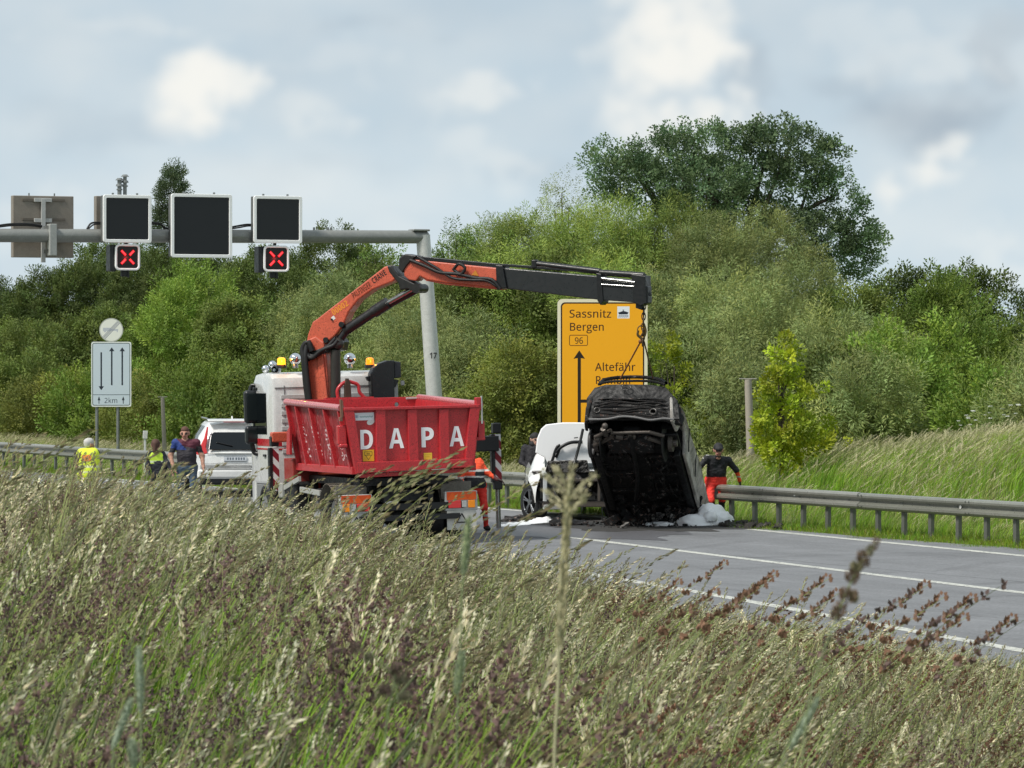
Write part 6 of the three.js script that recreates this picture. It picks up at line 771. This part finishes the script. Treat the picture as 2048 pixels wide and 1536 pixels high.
function stem(S, r, base, h, lean, type, tone = 1) { // one flowering stem leaning with the wind
  const swing = (r() - .5) * .3, at1 = (t) => V(base.x + lean * h * (.22 * t + .42 * t * t * t), base.y + h * (t - .12 * lean * t * t * t), base.z + swing * h * t * t), path = [0, .25, .5, .72, .88, 1].map(at1), c = (k) => { const q = tone * (.8 + .4 * r()), h = (r() - .5) * .12; return [k[0] * q * (1 + h), k[1] * q, k[2] * q * (1 - h)]; };
  S.ribbon(path, .0042, .0018, c(STEM), (r() - .5) * 1.2);
  if (type === 'wisp') { const n = 30, q = r(), k0 = q < .42 ? TAN : q < .78 ? OLIVE : BROWN, t0 = .74 + .07 * r(), fan = .010 + .022 * r(), hue = .7 + .6 * r(); for (let i = 0; i < n; i++) { const t = lerp(t0, 1.0, Math.pow(i / n, .85)), p = at1(t), ax = at1(Math.min(1, t + .02)).sub(at1(t - .03)).normalize(), side = V(r() * 1.2 - .35, r() * 1.1 - .75, r() - .5).normalize(); p.addScaledVector(side, fan * r() * (1.2 - (t - t0) / (1.01 - t0))); S.grain(p, ax.add(side.multiplyScalar(.4)).normalize(), .016 + .010 * r(), .0062, c(k0).map((v) => v * hue), r); } }
  else if (type === 'spike') { const a = at1(.86), b = at1(1), d = b.clone().sub(a), L = .085 + .04 * r(); d.normalize(); for (const tw of [0, 1.57]) { const q = []; for (let i = 0; i <= 4; i++) q.push(b.clone().addScaledVector(d, -L + L * i / 4)); const s = V(Math.cos(tw), 0, Math.sin(tw)), w = [.004, .0085, .009, .0075, .002]; const k = c(SPIKE); for (let i = 0; i < 4; i++) S.quad(q[i].clone().addScaledVector(s, -w[i] / 2), q[i].clone().addScaledVector(s, w[i] / 2), q[i + 1].clone().addScaledVector(s, w[i + 1] / 2), q[i + 1].clone().addScaledVector(s, -w[i + 1] / 2), k); } }
  else if (type === 'tuftHead' || type === 'rust') { const K = type === 'rust' ? RUST : PURPLE, n = type === 'rust' ? 13 : 9; for (let g = 0; g < n; g++) { const t0 = type === 'rust' ? .85 : .80, t = lerp(t0, 1, g / (n - 1)), p0 = at1(t), f = .036 * (1.15 - (t - t0) / (1 - t0)), o = V((r() - .3) * f, (r() - .4) * f * .7, (r() - .5) * f), kk = c(K); for (let i = 0; i < 6; i++) { const p = p0.clone().add(o).add(V((r() - .5) * .010, (r() - .5) * .013, (r() - .5) * .010)), d = V(r() - .3, r() + .1, r() - .5).normalize(); S.grain(p, d, .010 + .006 * r(), .0075, tint(kk, .75 + .5 * r()), r); } } }
}
function blade(S, r, base, h, lean, k) { const a = r() * 6.28, out = V(Math.cos(a) * .35 + lean, 0, Math.sin(a) * .35), path = [0, .35, .7, 1].map((t) => base.clone().addScaledVector(out, h * t * t * (.35 + .3 * r())).add(V(0, h * (t - .18 * t * t), 0))); S.ribbon(path, k === TAN || k === OLIVE ? .0045 : .0085, .0012, k.map((v) => v * (.8 + .4 * r())), a + 1.57); }
function tuft(seed, n, spread = .17) { const S = strands(), r = mulberry(seed), b = () => { const a = r() * 6.28, q = Math.sqrt(r()) * spread; return V(Math.cos(a) * q, 0, Math.sin(a) * q); }; for (const [type, count, h0, h1] of n) for (let i = 0; i < count; i++) { if (type === 'blade') blade(S, r, b(), lerp(h0, h1, r()), .35, r() < .6 ? GREEN : LIME); else if (type === 'dryBlade') blade(S, r, b(), lerp(h0, h1, r()), .5, r() < .5 ? TAN : OLIVE); else stem(S, r, b(), lerp(h0, h1, r()), r() < .12 ? -.3 * r() : .2 + r() * .7, type); } return S.done(); }
const TUFTS = {
  wisp: [tuft(101, [['wisp', 7, .5, 1.0], ['blade', 13, .25, .55], ['dryBlade', 6, .3, .7]]), tuft(102, [['wisp', 6, .45, .98], ['spike', 1, .6, .95], ['blade', 13, .25, .6], ['dryBlade', 4, .3, .7]]), tuft(103, [['wisp', 6, .42, .95], ['tuftHead', 1, .5, .9], ['blade', 12, .25, .55], ['dryBlade', 6, .35, .7]]), tuft(104, [['wisp', 5, .5, 1.05], ['spike', 2, .5, .9], ['tuftHead', 1, .6, .95], ['blade', 14, .25, .6], ['dryBlade', 7, .3, .75]])],
  purple: [tuft(111, [['tuftHead', 8, .42, .86], ['wisp', 3, .5, .9], ['blade', 14, .25, .55]]), tuft(112, [['tuftHead', 7, .42, .82], ['wisp', 2, .5, .9], ['blade', 14, .25, .6], ['dryBlade', 3, .3, .6]])],
  rust: [tuft(121, [['rust', 5, .5, .88], ['wisp', 5, .5, .9], ['blade', 10, .25, .55], ['dryBlade', 5, .3, .6]]), tuft(122, [['rust', 4, .5, .85], ['wisp', 6, .45, .85], ['dryBlade', 8, .3, .6], ['blade', 8, .25, .5]])],
  green: [tuft(131, [['blade', 36, .4, .86], ['wisp', 1, .5, .9]]), tuft(132, [['blade', 36, .4, .9], ['spike', 1, .6, .95], ['dryBlade', 2, .3, .7]])],
  bank: [tuft(141, [['blade', 34, .4, .85]], .24), tuft(142, [['blade', 32, .4, .8], ['wisp', 5, .7, .95]], .24)], bankDry: [tuft(151, [['blade', 24, .35, .75], ['dryBlade', 7, .4, .75], ['wisp', 8, .6, .95]], .24), tuft(152, [['blade', 26, .3, .75], ['dryBlade', 4, .4, .7], ['wisp', 7, .6, 1.0]], .24)], low: [tuft(161, [['blade', 30, .08, .22], ['dryBlade', 8, .06, .16]], .3)],
};
function field(name, label, placements) { // placements: {kind, variant, p, s, yaw, c}
  const by = {}; for (const q of placements) (by[q.k + q.v] ||= { g: TUFTS[q.k][q.v], list: [] }).list.push(q);
  const o = new THREE.Group(); o.name = name; o.userData = { kind: 'stuff', label, category: 'grass' }; scene.add(o); const D = new THREE.Object3D(), C = new THREE.Color();
  for (const k in by) { const { g, list } = by[k], im = new THREE.InstancedMesh(g, grassMat, list.length); list.forEach((q, i) => { D.position.copy(q.p); D.rotation.set(q.tx || 0, q.yaw, 0); D.scale.set(q.s * (q.wide || 1), q.s, q.s * (q.wide || 1)); D.updateMatrix(); im.setMatrixAt(i, D.matrix); im.setColorAt(i, C.setRGB(...q.c)); }); im.name = 'grass_tuft'; im.userData.kind = 'stuff'; im.castShadow = im.receiveShadow = true; o.add(im); }
}
{
  const r = mulberry(2024), P = [];
  const bands = [[4.6, 10, 30], [10, 18, 28], [18, 30, 25], [30, 48, 22], [48, 95, 18]];
  for (const [z0, z1, dens] of bands) { const area = .1156 * 1.25 * (z1 * z1 - z0 * z0) + 3 * (z1 - z0), n = Math.round(area * dens); for (let i = 0; i < n; i++) { const z = Math.sqrt(lerp(z0 * z0, z1 * z1, r())), X = (r() * 2 - 1) * (.1156 * 1.25 * z + 1.5), [u, w] = toUW(X, z); if (w < 13.0 + .35 * n2(u * .5, 2)) continue;
    const y = terrainY(u, w), px = 1024 + X / z * F, m = n2(X * .8 + 4, z * .35), m2 = n2(X * .35 - 9, z * .16), a = r(); let k = 'wisp';
    const thin = n2(X * 1.7 + 30, z * .9); if (thin < -.3 && r() < .6) continue; const near = smooth(22, 8, z); if (a < .07 + .12 * near + .12 * smooth(.0, .5, m) + .5 * near * smooth(-.6, .2, m2 + .5 * m)) k = 'green'; else if (px < 1000 && z < 18 && m > -.1 && a < .85) k = 'purple'; else if (px > 1100 && m > .05 && a < .6) k = 'rust'; else if (a > .9) k = 'purple'; 
    const edge = smooth(13, 20.5, w), hgt = (.66 + .46 * r() + .24 * m2 + .12 * m) * lerp(.34, 1, edge) * (.95 + .07 * smooth(1200, 200, px) - .1 * smooth(1100, 1900, px)), tone = (.66 + .6 * r()) * (1 + .25 * thin), dry = clamp(.5 + m2 * .5);
    P.push({ k, v: Math.floor(r() * TUFTS[k].length), p: V(X, y - .02, -z), s: hgt, wide: clamp(z / 26, 1, 1.7), yaw: (r() - .5) * 1.3, tx: (r() - .5) * .12, c: [tone * lerp(.98, 1.08, dry), tone, tone * lerp(1.02, .98, dry)] }); } }
  // single taller stems that cut across the road and the truck
  const S1 = (seed, type) => { const S = strands(), q = mulberry(seed); stem(S, q, V(0, 0, 0), 1, .75, type); return S.done(); }; TUFTS.one = [S1(1, 'wisp'), S1(2, 'wisp'), S1(3, 'wisp'), S1(4, 'tuftHead'), S1(5, 'rust'), S1(6, 'spike')];
  const tops = [[60, 868], [88, 866], [112, 872], [30, 900], [20, 880], [140, 915], [300, 930], [265, 905], [330, 940], [395, 930], [450, 945], [560, 950], [700, 940], [745, 932], [770, 942], [800, 922], [815, 945], [868, 905], [842, 930], [885, 935], [900, 975], [1000, 968], [1020, 1010], [960, 1010], [620, 958], [655, 975], [180, 900], [505, 935], [1105, 1085], [1060, 1075], [1330, 1130], [1300, 1100], [1240, 1095]];
  tops.forEach(([px, py], i) => { const z = rr(15, 34, r), X0 = (px - 1024) / F * z, Y = EYE - (py - HORIZON) / F * z, base = groundAt(X0 - .45, z), h = Y - base; if (h < .4) return; const s = h / .9; P.push({ k: 'one', v: i % 3, p: V(X0 - .48 * s, base, -z), s, wide: 1.2, yaw: (r() - .5) * .5, c: [1.05, 1, .95] }); });
  const rust = [[1480, 1180], [1500, 1165], [1525, 1150], [1560, 1205], [1420, 1130], [1630, 1195], [1620, 1160], [1775, 1190], [1810, 1180], [1850, 1195], [1900, 1200], [1955, 1172], [1745, 1250], [1880, 1240], [1980, 1245], [1690, 1240], [1390, 1190], [1455, 1195], [1340, 1165], [2020, 1220]];
  rust.forEach(([px, py], i) => { const z = rr(11, 19, r), X0 = (px - 1024) / F * z, Y = EYE - (py - HORIZON) / F * z, base = groundAt(X0 - .4, z), h = Y - base; if (h < .3) return; const s = h / .9; P.push({ k: 'one', v: i % 4 === 3 ? 3 : 4, p: V(X0 - .48 * s, base, -z), s, wide: 1.1, yaw: (r() - .5) * .5, c: [1, 1, 1] }); });
  field('meadow_grass', 'tall wind-bent meadow grass with brown seed heads on the near slope', P);
  const B = [];
  for (let i = 0; i < 9000; i++) { const u = lerp(-62, 33, r()), wd = -.35 - 9.2 * r(), w = wd; if (w > -.7 && r() < .6) continue; const p = RW(u, w, terrainY(u, w)), right = smooth(-8, 18, u), far = smooth(-2, -7, w), m = n2(u * .3, w * .4); const dryness = clamp(.28 + .6 * far * (1 - right * .2) + .4 * m + (1 - right) * .3); const k = r() < dryness ? 'bankDry' : 'bank', tone = .9 + .3 * r() + .15 * m; B.push({ k, v: r() < .5 ? 0 : 1, p, s: lerp(.62, .95, r()) * lerp(.62, 1.0, smooth(-.8, -3, w)) * lerp(.8, 1, right), wide: 1.9, yaw: (r() - .5) * 1.6, c: [tone * 1.2, tone * 1.14, tone * 1.1] }); }
  field('bank_grass', 'bright green tall grass on the bank behind the guard rail', B);
  const fl = strands(), fr = mulberry(6); for (let i = 0; i < 46; i++) { const a = fr() * 6.28, q = .05 * Math.sqrt(fr()); fl.grain(V(Math.cos(a) * q, .9 + .02 * fr(), Math.sin(a) * q), V(fr() - .5, .5, fr() - .5).normalize(), .016, .016, [.75, .76, .70], fr); } fl.ribbon([V(0, 0, 0), V(.03, .5, 0), V(0, .9, 0)], .006, .004, STEM); TUFTS.umbel = [fl.done()];
  const U = []; for (let i = 0; i < 24; i++) { const px = rr(1915, 2060, r), d = depthBehindRail(px, rr(5.5, 9, r)), X = (px - 1024) / F * d, [u, w] = toUW(X, d); U.push({ k: 'umbel', v: 0, p: V(X, terrainY(u, w), -d), s: rr(.8, 1.15, r), yaw: r() * 6, c: [1, 1, 1] }); }
  field('white_umbels', 'small white umbel flowers on top of the grassy bank', U);
  const L = []; for (let i = 0; i < 2600; i++) { const u = lerp(-62, 33, r()), w = lerp(-.5, .75 + .15 * n2(u * .6, 3), r()); if (u > -8 && u < 9 && w > .1) continue; L.push({ k: 'low', v: 0, p: RW(u, w, roadY(u, w) - .03), s: .5 + .6 * r() * smooth(.8, -.3, w), wide: 1.6, yaw: r() * 6, c: [.85 + .4 * r(), .8 + .25 * r(), .8] }); }
  field('verge_grass', 'short worn grass strip at the foot of the guard rail posts', L);
}
// ---------------------------------------------------------------- single stalks close to the camera
{
  const stalkMat = mat([.42, .40, .24], .85, { grime: false }), greenMat = mat([.20, .25, .12], .85, { grime: false }), headMat = mat([.33, .30, .19], .9, { grime: false }), cockMat = mat([.17, .115, .07], .9, { grime: false }), cockGreen = mat([.19, .18, .10], .9, { grime: false }), spikeMat = mat([.27, .33, .24], .9, { grime: false, bump: .001 });
  const stalk = (label, px, z, pts, rad, m, heads) => { const base = at(px, 1536, z); const g = groundAt(base.x, z); base.y = g; const t = thing('grass_stalk', label, 'grass stalk', base), rel = (a, b, dz = 0) => at(a, b, z - dz).sub(base); const path = [V(0, 0, 0), ...pts.map(([a, b]) => rel(a, b))]; part('stem', [tube(path, rad, 40, 6)], m, t); heads(t, rel, z / F); };
  const grainMat = new THREE.MeshStandardMaterial({ vertexColors: true, roughness: .9, side: THREE.DoubleSide });
  const fluff = (p, rx, ry, seed, K, n = 70, tilt = 0) => { const S = strands(), r = mulberry(seed * 13 + 5); for (let i = 0; i < n; i++) { const d = V(r() - .5, r() - .5, r() - .5).normalize(), q = Math.sqrt(r()); const o = V(d.x * rx * q, d.y * ry * q, d.z * rx * q).applyAxisAngle(V(0, 0, 1), tilt); S.grain(p.clone().add(o), d.clone().multiplyScalar(.6).add(V(.25, .9, 0)).normalize(), rx * .75, rx * .26, tint(K, .6 + .8 * r()), r); } return S.done(); };
  const cluster = (t, name, geos) => { const m = new THREE.Mesh(mergeGeometries(geos), grainMat); m.name = name; m.castShadow = true; t.add(m); };
  const spindle = (a, b, w, seed) => { const n = 26, L = a.distanceTo(b), prof = []; for (let i = 0; i <= n; i++) { const t = i / n; prof.push(new THREE.Vector2(Math.max(.0004, w * Math.pow(Math.sin(Math.PI * clamp(t * .94 + .03)), .45) * (.86 + .14 * Math.sin(t * 70 + seed))), t * L)); } const g = new THREE.LatheGeometry(prof, 10); g.applyQuaternion(new THREE.Quaternion().setFromUnitVectors(V(0, 1, 0), b.clone().sub(a).normalize())); return g.translate(a.x, a.y, a.z); };
  const bristle = (t, a, b, w, K) => { const S = strands(), r = mulberry(Math.round(a.x * 999)), ax = b.clone().sub(a), L = ax.length(); ax.normalize(); for (let i = 0; i < 240; i++) { const u = r(), an = r() * 6.28, o = V(Math.cos(an), 0, Math.sin(an)), q = w * Math.pow(Math.sin(Math.PI * clamp(u * .94 + .03)), .45); S.grain(a.clone().addScaledVector(ax, L * u).addScaledVector(o, q), ax.clone().addScaledVector(o, .45).normalize(), .006, .0022, tint(K, .7 + .6 * r()), r); } cluster(t, 'bristles', [S.done()]); };
  stalk('pale dry grass stalk with forked top standing before the damaged car', 1106, 6.4, [[1110, 1480], [1116, 1380], [1118, 1250], [1122, 1150], [1130, 1060], [1137, 1000], [1140, 950]], .0026, stalkMat, (t, rel, k) => { [[1138, 1000, 1118, 972, 1088, 946], [1138, 990, 1128, 965, 1112, 938], [1139, 985, 1142, 962, 1146, 932], [1139, 1000, 1158, 975, 1188, 952], [1137, 1030, 1150, 1012, 1170, 990], [1136, 1020, 1118, 1000, 1092, 985]].forEach(([a, b, c, d, e, f], i) => { part('seed_branch', [tube([rel(a, b), rel(c, d), rel(e, f)], .0012, 14, 6)], stalkMat, t); const S = strands(), r = mulberry(i + 3); for (let n = 0; n < 60; n++) { const u = r(), p = rel(lerp(a, e, u), lerp(b, f, u)).add(V((r() - .5) * .010, (r() - .5) * .010, (r() - .5) * .01)); S.grain(p, rel(e, f).sub(rel(a, b)).normalize().add(V((r() - .5) * .9, (r() - .5) * .9, r() - .5)).normalize(), .008, .0026, tint([.44, .40, .25], .6 + .7 * r()), r); } cluster(t, 'seed_head', [S.done()]); }); const S = strands(), r = mulberry(44); for (let n = 0; n < 420; n++) { const y = lerp(1000, 1300, r()), x = 1137 - (y - 1000) * .065, p = rel(x, y).add(V((r() - .5) * .011, 0, (r() - .5) * .01)); S.grain(p, V((r() - .4) * .5, 1, r() - .5).normalize(), .012, .003, tint([.42, .38, .22], .55 + .8 * r()), r); } cluster(t, 'leaf_sheath', [S.done()]); });
  stalk('brown clustered cocksfoot seed head leaning over the grey asphalt', 1600, 5.6, [[1612, 1440], [1640, 1320], [1668, 1250], [1690, 1190], [1720, 1130], [1752, 1084]], .0011, greenMat, (t, rel, k) => { [[1750, 1090, 8, 17, -.5], [1738, 1105, 9, 14, -.5], [1724, 1116, 12, 13, 0], [1729, 1128, 9, 10, 0], [1712, 1136, 13, 12, .2], [1704, 1158, 14, 16, -.3], [1696, 1195, 16, 16, -.4], [1706, 1196, 10, 13, 0], [1678, 1222, 13, 20, -.4], [1670, 1234, 10, 13, 0]].forEach(([x, y, w, h, a], i) => cluster(t, 'seed_cluster', [fluff(rel(x, y), w * k, h * k, i * 3 + 1, i % 3 === 1 ? [.21, .19, .11] : [.17, .115, .08], 110, a)])); });
  stalk('slender green foxtail spike rising before the skip tailgate', 912, 7.2, [[915, 1420], [921, 1300], [924, 1180], [930, 1110], [936, 1040]], .0014, greenMat, (t, rel) => { (part('seed_spike', [spindle(rel(927, 1150), rel(937, 1036), .0062, 2)], greenMat, t), bristle(t, rel(927, 1150), rel(937, 1036), .0062, [.27, .32, .21])); (part('seed_spike', [spindle(rel(913, 1390), rel(924, 1305), .0062, 2)], greenMat, t), bristle(t, rel(913, 1390), rel(924, 1305), .0062, [.27, .32, .21])); });
  stalk('upright pale green timothy spike among purple grasses', 281, 6.6, [[282, 1480], [281, 1425], [277, 1380], [276, 1302]], .0014, greenMat, (t, rel) => (part('seed_spike', [spindle(rel(281, 1424), rel(277, 1296), .0056, 2)], spikeMat, t), bristle(t, rel(281, 1424), rel(277, 1296), .0056, [.27, .32, .21])));
  stalk('leaning pale green timothy spike low among purple grasses', 222, 6.8, [[226, 1505], [232, 1480], [262, 1400]], .0013, greenMat, (t, rel) => (part('seed_spike', [spindle(rel(224, 1500), rel(262, 1398), .0056, 2)], spikeMat, t), bristle(t, rel(224, 1500), rel(262, 1398), .0056, [.27, .32, .21])));
  stalk('short pale timothy spike directly below the upright one', 268, 6.2, [[266, 1530], [264, 1490]], .0013, greenMat, (t, rel) => (part('seed_spike', [spindle(rel(268, 1536), rel(263, 1482), .0056, 2)], spikeMat, t), bristle(t, rel(268, 1536), rel(263, 1482), .0056, [.27, .32, .21])));
  stalk('grey-green grass spike leaning among rust-brown seed heads', 1560, 6.0, [[1570, 1500], [1610, 1430], [1640, 1385]], .0013, greenMat, (t, rel) => (part('seed_spike', [spindle(rel(1580, 1500), rel(1636, 1398), .0050, 2)], spikeMat, t), bristle(t, rel(1580, 1500), rel(1636, 1398), .0050, [.27, .32, .21])));
  stalk('brown cocksfoot head hanging over the bright grass', 770, 6.6, [[772, 1460], [780, 1400], [790, 1350]], .0012, greenMat, (t, rel, k) => { [[712, 1300, 12, 14], [735, 1318, 11, 10], [790, 1345, 15, 16], [808, 1398, 13, 10], [770, 1385, 13, 14], [800, 1362, 14, 12]].forEach(([x, y, w, h], i) => (cluster(t, 'seed_cluster', [fluff(rel(x, y), w * k, h * k, 40 + i, i % 2 ? [.15, .14, .09] : [.12, .085, .07], 90, .4)]), part('side_branch', [tube([rel(790, 1350 + i * 4), rel((x + 790) / 2, y + 14), rel(x, y)], .0009, 8, 5)], greenMat, t))); });
}
renderer.render(scene, camera);
